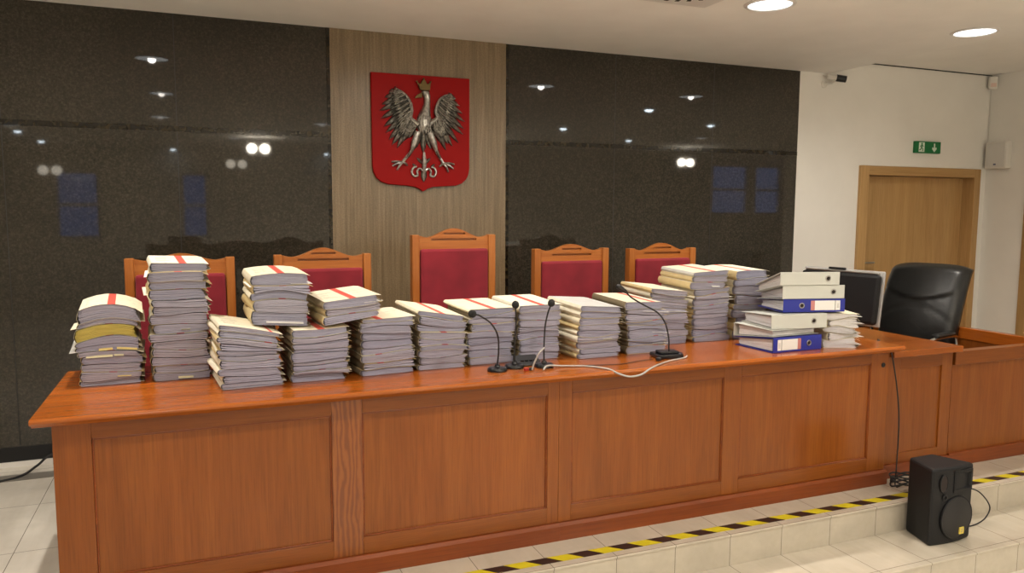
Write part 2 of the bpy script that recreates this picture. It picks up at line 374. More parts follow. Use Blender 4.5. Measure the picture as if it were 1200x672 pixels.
# ------------------------------------------------------------------ ceiling fittings
def spotlet(x, y, label):
    t = thing('ceiling_spotlight', label, 'ceiling light', (x, y, (ZC if x < XE else ZH)-.001), 0, 'small ceiling spotlights of the court')
    MB().lathe([(.052, -.004), (.055, -.010), (.070, -.006), (.074, 0), (.052, 0)], seg=24).build('trim_ring', M['white_metal'], t, True)
    MB().lathe([(.001, -.034), (.03, -.030), (.046, -.018), (.052, -.004), (.052, 0), (.001, 0)], seg=24).build('lamp_face', M['spot_glass'], t)
def downlight(x, y, label, z=None, g='recessed ceiling downlights'):
    z = ZC if x < XE else ZH
    ld = bpy.data.lights.new('lamp', 'SPOT'); ld.energy = LAMP_W; ld.color = LAMP_COL; ld.spot_size = R(170); ld.spot_blend = .9; ld.shadow_soft_size = .028
    t = thing('ceiling_downlight', label, 'ceiling light', (x, y, z-.001), 0, g)
    MB().lathe([(.118, -.004), (.122, -.009), (.137, -.006), (.142, 0), (.118, 0)], seg=32).build('trim_ring', M['white_metal'], t, True)
    MB().lathe([(.001, -.004), (.118, -.004), (.118, 0), (.001, 0)], seg=32).build('diffuser', M['lamp'], t)
    lo = bpy.data.objects.new('lamp', ld); C.objects.link(lo); lo.parent = t; lo.location = (0, 0, -.008)
downlight(2.99, 3.55, 'recessed round downlight beside the square air vent, nearest the top edge')
downlight(4.64, 3.565, 'recessed round downlight at the ceiling step, above the white door wall')
for x, y, l in ((-.29, 3.55, 'recessed round downlight over the left end of the bench'), (1.32, 3.55, 'recessed round downlight over the middle of the bench'),
    (-.3, 1.6, 'added fill downlight in front of the bench left end'), (1.5, 1.6, 'added fill downlight in front of the bench middle'), (3.2, 1.6, 'added fill downlight in front of the bench right half'),  # row added to throw light on the bench front
    (-1.75, 3.4, 'recessed round downlight far left of the bench'),
    (-.4, -.6, 'added fill downlight just behind and left of the viewer'), (1.6, -.6, 'added fill downlight just behind the viewer'), (3.6, -.6, 'added fill downlight just behind and right of the viewer'),  # second added row, lighting the bench from the viewer's side
    (-2.4, -2.6, 'recessed round downlight behind the viewer by the left wall'), (.6, -3.4, 'recessed round downlight in the middle of the court'), (4.6, -3.4, 'recessed round downlight in the middle right of the court'),
    (8.2, -1.2, 'recessed round downlight in the side of the court'), (11.6, -3.4, 'recessed round downlight by the right windows of the court')):
    downlight(x, y, l)
for x, y, l in ((4.8, 2.53, 'small ceiling spotlight right of the bench'), (4.8, .3, 'small ceiling spotlight before the right end of the bench'), (7.1, .57, 'small ceiling spotlight near the side wall corner'),
    (7.28, -2.1, 'small ceiling spotlight in the court behind the corner'), (-2.47, -3.45, 'small ceiling spotlight near the left wall'), (-2.47, -5.35, 'small ceiling spotlight in the back left corner'),
    (-.41, -6.35, 'small ceiling spotlight by the small window'), (2.53, -6.35, 'small ceiling spotlight at the middle of the back')):
    spotlet(x, y, l)
v = thing('air_vent', 'square white swirl air vent with dark radial slots in the ceiling', 'air vent', (2.39, 3.44, ZC))
f = MB(); f.box(-.30, .30, -.30, .30, -.008, -.0005); f.build('vent_plate', M['white_metal'], v, bev=.003)
for k in range(24):
    a = 2*math.pi*k/24; ca, sa = math.cos(a+.5), math.sin(a+.5); p0 = Vector((math.cos(a), math.sin(a), 0))*.10; p1 = p0 + Vector((ca*.9+math.cos(a)*.3, sa*.9+math.sin(a)*.3, 0)).normalized()*.155
    n = Vector((-(p1-p0).y, (p1-p0).x, 0)).normalized()*.012
    MB().hexa([tuple(q+Vector((0, 0, -.0092))) for q in (p0-n*.6, p0+n*.6, p1+n, p1-n)], [tuple(q+Vector((0, 0, -.0078))) for q in (p0-n*.6, p0+n*.6, p1+n, p1-n)]).build('slot', M['dark_slot'], v)
for i, (gx, gy, gz) in enumerate(((.94, -3.0, 2.46), (9.15, -3.0, 2.46), (-2.28, -4.8, 2.12), (.68, -4.8, 2.30), (2.9, -2.6, 2.05), (4.4, -2.6, 2.05), (3.6, -1.4, 2.1))):  # the last three are added for ambient fill, out of view
    t = thing('globe_lamp', ['twin globe lamp hanging in the court behind the viewer', 'twin globe lamp hanging in the far side of the court', 'twin globe lamp hanging low by the left windows', 'twin globe lamp hanging near the small window', 'added twin globes for fill light behind the viewer, third from the left wall', 'added twin globes for fill light behind the viewer to the right', 'added twin globes for fill light just behind the viewer'][i], 'lamp', (gx, gy, ZC), 0, 'twin globe lamps')
    m = MB(); m.tube([(0, 0, 0), (0, 0, gz-ZC)], .01); m.tube([(-.1, 0, gz-ZC), (.1, 0, gz-ZC)], .01); m.build('bracket', M['steel'], t, True)
    for s in (-.1, .1): MB().ball((s, 0, gz-ZC), .08).build('globe', M['globe_dim' if i in (2, 3) else 'globe'], t, 'all')

# ------------------------------------------------------------------ emblem on the stone panel
def lerp(a, b, t): return a + (b-a)*t
em = thing('wall_emblem', 'red shield with a crowned silver eagle on the brown stone panel', 'emblem', (1.42, 5.094, 2.07))
sh = [(-.352, .315), (.324, .315), (.323, -.29), (.316, -.33), (.300, -.365), (.270, -.393), (.223, -.410), (.107, -.417), (.06, -.421), (.028, -.432), (-.006, -.452), (-.038, -.432), (-.07, -.421), (-.12, -.415), (-.243, -.407), (-.29, -.393), (-.323, -.364), (-.341, -.33), (-.348, -.29)]
MB().prism(sh, -.030, 0).build('shield', M['red_shield'], em, bev=.004)
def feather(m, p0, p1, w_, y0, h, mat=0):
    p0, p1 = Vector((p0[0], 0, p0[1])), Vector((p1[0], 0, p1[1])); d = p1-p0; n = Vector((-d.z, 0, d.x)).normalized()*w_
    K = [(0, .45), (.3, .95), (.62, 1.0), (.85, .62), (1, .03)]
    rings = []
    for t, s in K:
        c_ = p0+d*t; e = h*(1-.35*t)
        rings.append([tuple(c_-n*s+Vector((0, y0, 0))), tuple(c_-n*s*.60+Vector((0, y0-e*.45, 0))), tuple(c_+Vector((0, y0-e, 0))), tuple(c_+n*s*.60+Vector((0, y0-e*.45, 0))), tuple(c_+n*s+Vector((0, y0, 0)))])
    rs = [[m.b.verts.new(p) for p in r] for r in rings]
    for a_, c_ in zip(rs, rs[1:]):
        for i in range(4): m.face([a_[i], a_[i+1], c_[i+1], c_[i]], mat if i in (1, 2) else 1)  # silver ridge, outer facets in the painted gap shade
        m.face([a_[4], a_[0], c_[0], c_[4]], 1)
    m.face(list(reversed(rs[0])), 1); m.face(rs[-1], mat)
def wing(tips, bone, name):
    m = MB(); nb = len(bone); nt_ = len(tips)
    def bp(t):
        q = t*(nb-1); i = min(int(q), nb-2); return Vector(bone[i]).lerp(Vector(bone[i+1]), q-i)
    for i, tp in enumerate(tips): feather(m, bp(i/(nt_-1)*.97), tp, .0205, -.030, .026)
    for i in range(nt_*2-1):
        t = i/(nt_*2-2); j = t*(nt_-1); k = min(int(j), nt_-2); tp = Vector(tips[k]).lerp(Vector(tips[k+1]), j-k)
        b_ = bp(t*.97); feather(m, b_, b_.lerp(tp, .66), .0125, -.042, .022)
    for i in range(nt_):
        t = i/(nt_-1); b_ = bp(t*.97); feather(m, b_, b_.lerp(Vector(tips[i]), .36), .0125, -.052, .018)
    pts = [(p[0], -.052, p[1]) for p in (bp(k/16) for k in range(17))]
    m.tube(pts, [.006+.012*k/16 for k in range(17)], 8)
    return m.build(name, [M['silver'], M['feather_shade']], em)
wing([(-.202, .217), (-.236, .191), (-.263, .157), (-.284, .11), (-.298, .07), (-.292, .018), (-.272, -.033), (-.259, -.072), (-.239, -.117), (-.219, -.15), (-.185, -.168), (-.145, -.125), (-.105, -.10)],
     [(-.195, .215), (-.155, .198), (-.118, .168), (-.095, .125), (-.088, .08), (-.10, .03), (-.075, .008), (-.045, -.01)], 'wing')
wing([(.189, .205), (.222, .174), (.248, .128), (.268, .079), (.284, .025), (.278, -.023), (.272, -.061), (.240, -.118), (.196, -.142), (.166, -.13), (.151, -.171), (.115, -.125), (.095, -.09)],
     [(.185, .200), (.140, .187), (.105, .163), (.085, .12), (.076, .08), (.092, .037), (.065, .018), (.038, 0)], 'wing')
m = MB()
def ell(zc, xc, rx, ry): return [(xc+rx*math.cos(2*math.pi*k/14), -.034-ry*max(-.12, -math.sin(2*math.pi*k/14)), zc) for k in range(14)]
m.loft([ell(-.082, -.006, .012, .012), ell(-.06, -.005, .034, .028), ell(-.02, -.002, .050, .040), ell(.02, -.002, .050, .042), ell(.055, .003, .043, .036), ell(.09, .012, .032, .03), ell(.125, .02, .024, .026), ell(.16, .022, .022, .025), ell(.185, .018, .027, .027), ell(.205, .010, .030, .026), ell(.222, .008, .02, .016)])
for r_ in range(4):
    for k in range(5): 
        x = -.036+.018*k+(r_ % 2)*.006; feather(m, (x, .045-.026*r_), (x, .008-.026*r_), .011, -.066+.006*abs(k-2), .010)
m.build('eagle_body', [M['silver'], M['feather_shade']], em)
m = MB(); m.loft([[(-.015, -.05, .200), (-.015, -.05, .168), (-.015, -.034, .168), (-.015, -.034, .200)], [(-.045, -.05, .186), (-.045, -.05, .165), (-.045, -.036, .165), (-.045, -.036, .186)], [(-.062, -.046, .168), (-.062, -.046, .160), (-.062, -.04, .160), (-.062, -.04, .168)]])
m.build('beak', M['gold'], em, True)
m = MB(); m.prism([(-.028, .215), (-.052, .268), (-.027, .252), (-.02, .272), (-.004, .287), (.010, .272), (.017, .254), (.043, .270), (.037, .215)], -.058, -.036)
for x, z in ((-.05, .27), (-.004, .289), (.043, .272)): m.ball((x, -.047, z), .007)
m.build('crown', M['gold'], em, bev=.002)
for s, kn, ft, toes in ((-.045, (-.092, -.19), (-.153, -.262), [(-.224, -.260), (-.217, -.287), (-.187, -.312), (-.117, -.280)]), (.036, (.085, -.19), (.131, -.262), [(.209, -.265), (.202, -.296), (.167, -.318), (.104, -.284)])):
    m = MB(); m.tube([(s, -.045, -.06), (lerp(s, kn[0], .5), -.05, -.125), (kn[0], -.042, kn[1])], [.024, .024, .011], 10)
    for k in range(5): t = .2+.2*k; feather(m, (lerp(s, kn[0], t), lerp(-.06, kn[1], t)), (lerp(s, kn[0], t)*1.32, lerp(-.06, kn[1], t)-.04), .010, -.052, .012)
    m.tube([(kn[0], -.042, kn[1]), (ft[0], -.04, ft[1])], [.011, .010], 8)
    lg = m.build('leg', [M['silver'], M['feather_shade']], em, True)
    for q in toes:
        md = (lerp(ft[0], q[0], .55), -.048, lerp(ft[1], q[1], .5)+.003)
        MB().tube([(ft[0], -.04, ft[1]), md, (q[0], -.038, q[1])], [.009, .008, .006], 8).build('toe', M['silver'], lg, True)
m = MB(); feather(m, (-.006, -.045), (-.006, -.195), .021, -.036, .02)
for s in (-1, 1): feather(m, (-.006+.012*s, -.06), (-.006+.055*s, -.17), .014, -.032, .012)
m.tube([(-.004, -.045, -.19), (-.002, -.045, -.26), (-.003, -.042, -.33)], [.008, .017, .010], 8); feather(m, (-.003, -.30), (-.004, -.388), .020, -.034, .014)
for s in (-1, 1):
    m.tube(bez([(-.004+s*.006, -.042, -.318), (-.004+s*.030, -.042, -.300), (-.004+s*.048, -.042, -.318), (-.004+s*.045, -.042, -.345), (-.004+s*.068, -.042, -.350), (-.004+s*.084, -.042, -.325), (-.004+s*.074, -.042, -.296), (-.004+s*.052, -.042, -.287)], 4), .0075, 8)
    feather(m, (-.004, -.27), (-.004+s*.048, -.228), .011, -.034, .010); feather(m, (-.004+s*.05, -.29), (-.004+s*.078, -.268), .009, -.034, .010)
m.build('tail', [M['silver'], M['feather_shade']], em, True)

# ------------------------------------------------------------------ wall fittings on the right
sg = thing('exit_sign', 'green emergency exit sign with running man and down arrow above the door', 'sign', (6.10, YW-.03, 2.073))
MB().box(-.155, .155, 0, .03, -.052, .052).build('sign_plate', M['green'], sg, bev=.003)
m = MB(); Y0, Y1 = -.002, .001
m.box(-.118, -.050, Y0, Y1, -.042, .042); m.build('doorway_pictogram', M['sign_white'], sg)
m = MB(); a, b2 = -.0035, -.001
m.ball((-.083, -.002, .030), .009, 10, sc=(1, .2, 1))
def bar(m, p, q, w_, y0=a, y1=b2):
    p, q = Vector(p), Vector(q); n = Vector((-(q-p).y, (q-p).x)).normalized()*w_/2
    m.prism([tuple(p-n), tuple(q-n), tuple(q+n), tuple(p+n)], y0, y1)
bar(m, (-.083, .022), (-.088, -.004), .013); bar(m, (-.083, .018), (-.064, .006), .006); bar(m, (-.086, .016), (-.106, .006), .006)
bar(m, (-.088, -.002), (-.070, -.018), .008); bar(m, (-.070, -.018), (-.072, -.036), .007); bar(m, (-.088, -.002), (-.098, -.022), .008); bar(m, (-.098, -.022), (-.114, -.026), .007)
m.build('running_man', M['green'], sg)
m = MB(); m.prism([(.067, .036), (.081, .036), (.081, -.008), (.097, .004), (.102, -.012), (.074, -.040), (.046, -.012), (.051, .004), (.067, -.008)], Y0, Y1); m.build('arrow', M['sign_white'], sg)

cc = thing('security_camera', 'small security camera with black lens on the wall beneath the ceiling', 'camera', (4.90, YW, 2.555)); cc.scale = (.68,)*3
MB().lathe([(.045, 0), (.045, -.012), (.02, -.02)], (-.02, 0, 0), axis='y').build('wall_plate', M['pale_plastic'], cc, True)
MB().tube([(-.02, -.015, 0), (.02, -.09, .0), (.05, -.11, .03)], .012).build('bracket', M['pale_plastic'], cc, True)
m = MB(); m.tube([(-.03, -.06, .085), (.08, -.13, .06)], .032, 12); m.tube([(-.03, -.05, .085), (-.05, 0, .11)], .004, 6); m.build('camera_body', M['pale_plastic'], cc, True)
MB().tube([(.06, -.118, .064), (.155, -.178, .045)], [.042, .040], 12).build('lens_hood', M['black'], cc, True)
ms = thing('motion_sensor', 'small white motion sensor in the upper corner of the walls', 'sensor', (6.845, YW-.055, 2.685))
MB().box(-.035, .035, -.03, .03, -.055, .055).build('sensor_body', M['pale_plastic'], ms, bev=.012, rot=(0, 0, R(-40)))
MB().box(-.022, .022, -.036, -.029, -.04, -.005).build('sensor_window', simple('sensor_lens', (.75, .55, .48), .3), ms, rot=(0, 0, R(-40)))
tag(MB().tube(bez([(6.893, YW-.006, 2.63), (6.893, YW-.006, 2.2), (6.89, YW-.006, 2.02), (6.893, YW-.03, 1.98)]), .004).build('sensor_cable', M['pale_plastic'], smooth=True), 'thin pale cable running down the wall corner below the motion sensor', 'cable')
ws = thing('wall_speaker', 'small white box loudspeaker on the right wall beside the door', 'speaker', (XR, 4.96, 2.02))
MB().box(-.075, 0, -.105, .105, -.125, .125).build('cabinet', M['pale_plastic'], ws, bev=.012)
MB().box(-.080, -.074, -.085, .085, -.11, .11).build('grille', M['grille'], ws, bev=.003)
MB().box(-.082, -.079, -.012, .012, -.092, -.078).build('badge', simple('badge_blue', (.10, .11, .2), .4), ws)

# ------------------------------------------------------------------ judges' chairs
def judge_chair(x, y, wd, zt, zp, zpad, label, rz=0):
    t = thing('judge_chair', label, 'chair', (x, y, 0), rz, "judges' chairs behind the bench"); hw = wd/2; pw = .043
    for s in (-1, 1):
        x0 = s*hw if s < 0 else hw-pw
        m = MB(); m.box(x0, x0+pw, 0, .055, 0, zt); m.build('post', M['chairZ'], t, bev=.004)
        MB().box(x0, x0+pw, -.50, -.45, 0, .66).build('leg', M['chairZ'], t, bev=.004)
        MB().box(x0-.005, x0+pw+.005, -.52, 0, .66, .70).build('armrest', M['chairX'], t, bev=.01)
    # crest rail: an arched board with two routed slots
    xi = hw-pw; zb = zpad-.035; slots = [(.065, zp-.034, zp-.024), (.135, zp-.069, zp-.057)]
    def arch(x): 
        u = abs(x)/xi; k = .5+.5*math.cos(math.pi*min(1, u/.80)); return zt-.014 + (zp-zt+.014)*k + .010*max(0, u-.8)/.2
    xsx = sorted(set([round(-xi+2*xi*i/36, 5) for i in range(37)] + [s*v for v, _, _ in slots for s in (-1, 1)]))
    m = MB()
    def cell(xa, xb, y0, y1, za, zb_, top=False):
        ta, tb = (arch(xa), arch(xb)) if top else (zb_, zb_)
        m.hexa([(xa, y0, za), (xb, y0, za), (xb, y1, za), (xa, y1, za)], [(xa, y0, ta), (xb, y0, tb), (xb, y1, tb), (xa, y1, ta)])
    for xa, xb in zip(xsx, xsx[1:]):
        cell(xa, xb, .030, .046, zb, 0, True); xm = (xa+xb)/2; z0 = zb
        for v_, s0, s1 in sorted(slots, key=lambda q: q[1]):
            if abs(xm) < v_: cell(xa, xb, .012, .030, z0, s0); z0 = s1
        cell(xa, xb, .012, .030, z0, 0, True)
    bmesh.ops.remove_doubles(m.b, verts=m.b.verts[:], dist=1e-5)
    m.build('crest_rail', M['chairX'], t)
    # upholstered back, seat
    m = MB(); m.box(-xi+.004, xi-.004, -.012, .030, .52, zpad); m.build('backrest', M['red_fabric'], t, bev=.014)
    MB().box(-xi, xi, .030, .046, .50, zpad-.03).build('back_board', M['chairX'], t)
    MB().box(-hw+.01, hw-.01, -.50, -.02, .44, .51).build('seat', M['red_fabric'], t, bev=.02)
    MB().box(-hw, hw, -.50, .02, .38, .44).build('seat_frame', M['chairX'], t, bev=.004)
judge_chair(-.089, 4.2, .512, 1.250, 1.272, 1.168, 'oak chair with red back behind the tallest left pile of files')
judge_chair(.618, 4.2, .513, 1.256, 1.290, 1.179, 'oak chair with red back, between the far left chair and the tall centre chair')
judge_chair(1.356, 4.2, .500, 1.354, 1.391, 1.274, 'tallest oak chair with red back, under the eagle shield')
judge_chair(2.11, 4.2, .505, 1.265, 1.291, 1.189, 'oak chair with red back just right of the tall centre chair')
judge_chair(2.76, 4.2, .500, 1.258, 1.290, 1.192, 'oak chair with red back half hidden by the tall right pile of files')

# ------------------------------------------------------------------ the bench
ZT = .78; ZU = .742; YP = 3.05
def panel_unit(name, label, x0, x1, stiles, y, ztop, zb, plinth_end, group):
    """framed front: stiles are (xa, xb); recessed panels between them"""
    t = thing(name, label, 'bench', ((x0+x1)/2, y, 0), 0, group); ox = (x0+x1)/2
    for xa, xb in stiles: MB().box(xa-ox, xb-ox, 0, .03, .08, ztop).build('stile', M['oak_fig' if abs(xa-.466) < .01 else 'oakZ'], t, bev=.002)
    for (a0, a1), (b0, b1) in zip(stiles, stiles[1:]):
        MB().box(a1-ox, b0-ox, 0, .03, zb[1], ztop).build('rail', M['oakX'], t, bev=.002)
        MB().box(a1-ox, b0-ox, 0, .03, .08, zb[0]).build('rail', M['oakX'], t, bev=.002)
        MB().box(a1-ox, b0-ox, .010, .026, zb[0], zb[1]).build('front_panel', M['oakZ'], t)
        m = MB(); e = .007                                          # small bead round the panel
        m.box(a1-ox, a1-ox+e, .003, .010, zb[0], zb[1]); m.box(b0-ox-e, b0-ox, .003, .010, zb[0], zb[1]); m.box(a1-ox+e, b0-ox-e, .003, .010, zb[0], zb[0]+e); m.box(a1-ox+e, b0-ox-e, .003, .010, zb[1]-e, zb[1])
        m.build('moulding', M['plinth'], t, bev=.003)
    m = MB(); m.prism([(-.022, 0), (-.022, .066), (-.012, .080), (.03, .080), (.03, 0)], x0-ox-.0, plinth_end-ox, 'yz'); m.build('plinth', M['plinth'], t)
    return t, ox
G = 'bench units under the worktop'
t, ox = panel_unit('judge_bench', 'left oak bench unit with two recessed panels', -.503, 1.473, [(-.503, -.381), (.466, .589), (1.418, 1.473)], YP, ZU, (.153, .676), 1.473, G)
MB().box(-.503-ox, -.475-ox, .03, .70, 0, ZU).build('end_panel', M['oakZ'], t, bev=.002)
MB().box(1.45-ox, 1.473-ox, .03, .50, 0, ZU).build('end_panel', M['oakZ'], t)
t, ox = panel_unit('judge_bench', 'right oak bench unit with two recessed panels and a cable hole', 1.4735, 3.470, [(1.4735, 1.539), (2.375, 2.478), (3.341, 3.470)], YP, ZU, (.153, .680), 3.475, G)
MB().box(3.444-ox, 3.470-ox, .03, .70, 0, ZU).build('end_panel', M['oakZ'], t, bev=.002)
MB().box(1.4735-ox, 1.50-ox, .03, .50, 0, ZU).build('end_panel', M['oakZ'], t)
MB().lathe([(.013, 0), (.013, -.003), (.009, -.003), (.009, -.001), (.001, -.001)], (3.425-ox, 0, .667), axis='y').build('cable_hole', M['rubber'], t, True)
TP = [(-.075, .7795), (-.082, .772), (-.082, .765), (-.072, .757), (-.052, .752), (-.044, .743), (-.036, .742), (.78, .742), (.78, .78), (-.07, .78)]
wt = MB(); wt.loft([[(-.556+abs(min(0, 0)), YP+a, z) for a, z in TP], [(3.492, YP+a, z) for a, z in TP]])
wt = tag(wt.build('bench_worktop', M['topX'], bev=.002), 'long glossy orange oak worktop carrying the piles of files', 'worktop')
# lower side desk and railed box
t = thing('side_desk', 'lower oak side desk joined to the right end of the bench', 'desk', (3.76, 3.10, 0))
for xa, xb in ((-.275, -.145), (.18, .262)): MB().box(xa, xb, 0, .03, .08, .70).build('stile', M['oakZ'], t, bev=.002)
MB().box(-.145, .18, 0, .03, .62, .70).build('rail', M['oakX'], t, bev=.002); MB().box(-.145, .18, 0, .03, .08, .135).build('rail', M['oakX'], t, bev=.002)
MB().box(-.145, .18, .010, .026, .135, .62).build('front_panel', M['oakZ'], t); MB().box(-.275, .262, -.018, .03, 0, .08).build('plinth', M['plinth'], t, bev=.004)
MB().box(-.262, .275, -.055, .70, .70, .735).build('desk_top', M['topX'], t, bev=.004); MB().box(.235, .262, .03, .65, 0, .70).build('end_panel', M['oakZ'], t)
t = thing('oak_enclosure', 'low oak railing box right of the side desk', 'railing', (4.03, 3.12, 0))
MB().box(.02, .95, 0, .03, .08, .61).build('front_panel', M['oakZ'], t)
MB().box(.015, .97, -.022, .04, .61, .69).build('front_rail', M['oakX'], t, bev=.004); MB().box(.012, .95, -.02, .03, 0, .082).build('plinth', M['plinth'], t, bev=.004)
MB().box(.92, .95, .03, 1.45, 0, .61).build('side_panel', M['oakZ'], t); MB().box(.91, .97, .04, 1.45, .61, .69).build('side_rail', M['topY'], t, bev=.004)
MB().box(.015, .95, 1.42, 1.45, 0, .61).build('back_panel', M['oakZ'], t); MB().box(.015, .91, 1.41, 1.46, .61, .69).build('back_rail', M['oakX'], t, bev=.004)
MB().box(.018, .92, .03, .22, .42, .445).build('shelf', M['topX'], t)

# ------------------------------------------------------------------ case files
ORD = ['lowest', 'second', 'third', 'fourth', 'fifth', 'sixth', 'seventh', 'eighth', 'ninth', 'tenth', 'eleventh', 'twelfth', 'thirteenth', 'fourteenth', 'fifteenth']
def pile(where, cx, yf, rz, n, H, seed, z0=ZT, w_=.24, d=.33, a0=0, aT=0, bT=0, cT=.008, stripe=.0, top='cream', special=None, base_label='case file', paper='paper', thick=None, cov_p=.55, spine_def=None):
    rnd = random.Random(seed); special = special or {}
    th = thick or [rnd.uniform(.65, 1.4) for _ in range(n)]; sm = sum(th); zs = [0]
    for q in th: zs.append(zs[-1]+q/sm*H)
    wob = [(0, 0, 0)] + [(rnd.uniform(.06, .27)*H/n, rnd.uniform(1.0, 2.8), rnd.uniform(0, 6.3)) for _ in range(n-1)] + [(0, 0, 0)]
    def S(k, x, y):
        t = k/n; u = max(-1.25, min(1.25, x/(w_/2))); v_ = y/d+.5; a, fq, ph = wob[k]
        return zs[k] + a0*u*(1-t) + aT*u*t**1.3 + bT*(u*u)*t**1.6 + cT*v_*t + a*math.sin(u*fq+ph)
    cR, sR = math.cos(rz), math.sin(rz); ctr = Vector((cx, yf+d/2))
    for k in range(n):
        sp = special.get(k, {}); last = k == n-1
        pos = 'topmost' if last else (ORD[k] if k == 0 else ORD[k]+' from bottom')
        cov_n = sp.get('cover', top if last else ('cream' if rnd.random() < cov_p else 'manila'))
        lab = '%s, %s, %s' % (sp.get('label') or '%s %s' % (cov_n, base_label), pos, where)
        jx, jy, jr = rnd.uniform(-.008, .008), rnd.uniform(-.010, .010), R(rnd.uniform(-2.6, 2.6))
        if last: jx *= .4; jr *= .4
        jx += sp.get('dx', 0); jy += sp.get('dy', 0); jr += R(sp.get('dr', 0))
        zb = z0 + S(k, 0, 0)
        px = ctr.x + cR*jx - sR*jy; py = ctr.y + sR*jx + cR*jy
        t = thing('case_file', lab, 'case file', (px, py, zb), rz+jr, 'case files piled on the bench')
        cj, sj = math.cos(jr), math.sin(jr)
        def Z(kk, x, y): return z0 + S(kk, jx + cj*x - sj*y, jy + sj*x + cj*y) - zb
        hw, hd = w_/2-.004+rnd.uniform(-.004, .004), d/2
        T = Z(k+1, 0, 0)-Z(k, 0, 0); e, ct = .0004, .0010; bul = min(.009, T*.30)
        # ---- cover
        ohb, oht = rnd.uniform(-.002, .013), rnd.uniform(.001, .013); droop = rnd.uniform(.05, .45)
        if last: oht = rnd.uniform(.002, .006); droop = .12
        if sp.get('flat'): droop = 0
        xt = [hw+oht, hw*.82, hw*.5, hw*.25, 0, -hw*.25, -hw*.55, -hw*.85, -hw]
        st = None if sp.get('nostripe') else sp.get('stripe', stripe); sw = sp.get('sw', .0145)
        if st is not None: xt = sorted(set([round(q, 5) for q in xt if abs(q-st) > sw+.004] + [st-sw, st+sw]), reverse=True)
        curl = rnd.uniform(.0, .35)
        line = []                                                    # (x, z-function, inward normal)
        for q in reversed(xt): line.append((q if q < hw else hw+ohb, 0.0, 'b'))
        line = list(reversed(line))
        for tt in (.2, .5, .8): line.append((-hw-bul*math.sin(math.pi*tt), tt, 's'))
        for q in reversed(xt): line.append((q, 1.0, 't'))
        ys = [(-hd-.002 if last else -hd+(rnd.uniform(-.003, .001) if rnd.random() < .14 else rnd.uniform(.009, .020))), -hd*.4, hd*.3, hd]
        m = MB(); O, I = [], []
        for yi, y in enumerate(ys):
            ro, ri = [], []
            for q, tt, kd in line:
                zl, zh = Z(k, q, y)+e, Z(k+1, q, y)-e
                if kd == 'b':
                    l = curl*(zh-zl) if q > hw else 0; zo, zi, xi_ = zl+l, zl+l+ct, q
                elif kd == 't':
                    l = droop*(zh-zl) if q > hw else 0; zo, zi, xi_ = zh-l, zh-l-ct, q
                else: zo = zi = zl+(zh-zl)*tt; xi_ = q+ct
                ro.append(m.b.verts.new((q, y, zo))); ri.append(m.b.verts.new((xi_, y, zi)))
            O.append(ro); I.append(ri)
        L = len(line)
        for yi in range(len(ys)-1):
            for i in range(L-1):
                red = st is not None and line[i][2] == 't' and line[i+1][2] == 't' and abs((line[i][0]+line[i+1][0])/2-st) < sw
                m.face([O[yi][i], O[yi][i+1], O[yi+1][i+1], O[yi+1][i]], 1 if red else (2 if line[i][2] == 's' or line[i+1][2] == 's' else 0))
                m.face([I[yi][i+1], I[yi][i], I[yi+1][i], I[yi+1][i+1]], 3)
            for i in (0, L-1): m.face([O[yi][i], O[yi+1][i], I[yi+1][i], I[yi][i]], 0)
        for yi in (0, len(ys)-1):
            for i in range(L-1):
                red = st is not None and line[i][2] == 't' and line[i+1][2] == 't' and abs((line[i][0]+line[i+1][0])/2-st) < sw
                m.face([O[yi][i], I[yi][i], I[yi][i+1], O[yi][i+1]], 1 if red else 0)
        if last and sp.get('print', True):                            # faint printed lines on the top cover
            for rr in range(9):
                yy = -hd*.55 + rr*.019
                xa = -hw*.80; xb = xa + rnd.uniform(.03, .07)
                if rr in (3, 6): xa, xb = hw*.3, hw*.3+rnd.uniform(.03, .06)
                if st is not None and not (xb < st-sw or xa > st+sw): continue
                m.hexa([(q, y_, Z(k+1, q, y_)-e) for q, y_ in ((xa, yy), (xb, yy), (xb, yy+.0022), (xa, yy+.0022))], [(q, y_, Z(k+1, q, y_)-e+.0005) for q, y_ in ((xa, yy), (xb, yy), (xb, yy+.0022), (xa, yy+.0022))], 4)
        cov = M[cov_n]
        spine = M[sp.get('spine', spine_def or ('cream' if rnd.random() < cov_p else 'manila'))]
        m.build('cover', [cov, M['red_tape'], spine, M['kraft'], M['ink']], t, True)
        # ---- paper: bundles of sheets that slip against each other
        pm = M[sp.get('paper', paper)]
        nb = max(3, int(T/rnd.uniform(.0042, .0075))); m = MB(); slip = rnd.uniform(-.008, .006); wx = 0
        wa, wf_, wp = rnd.uniform(0, .24), rnd.uniform(1.2, 3.2), rnd.uniform(0, 6.3)
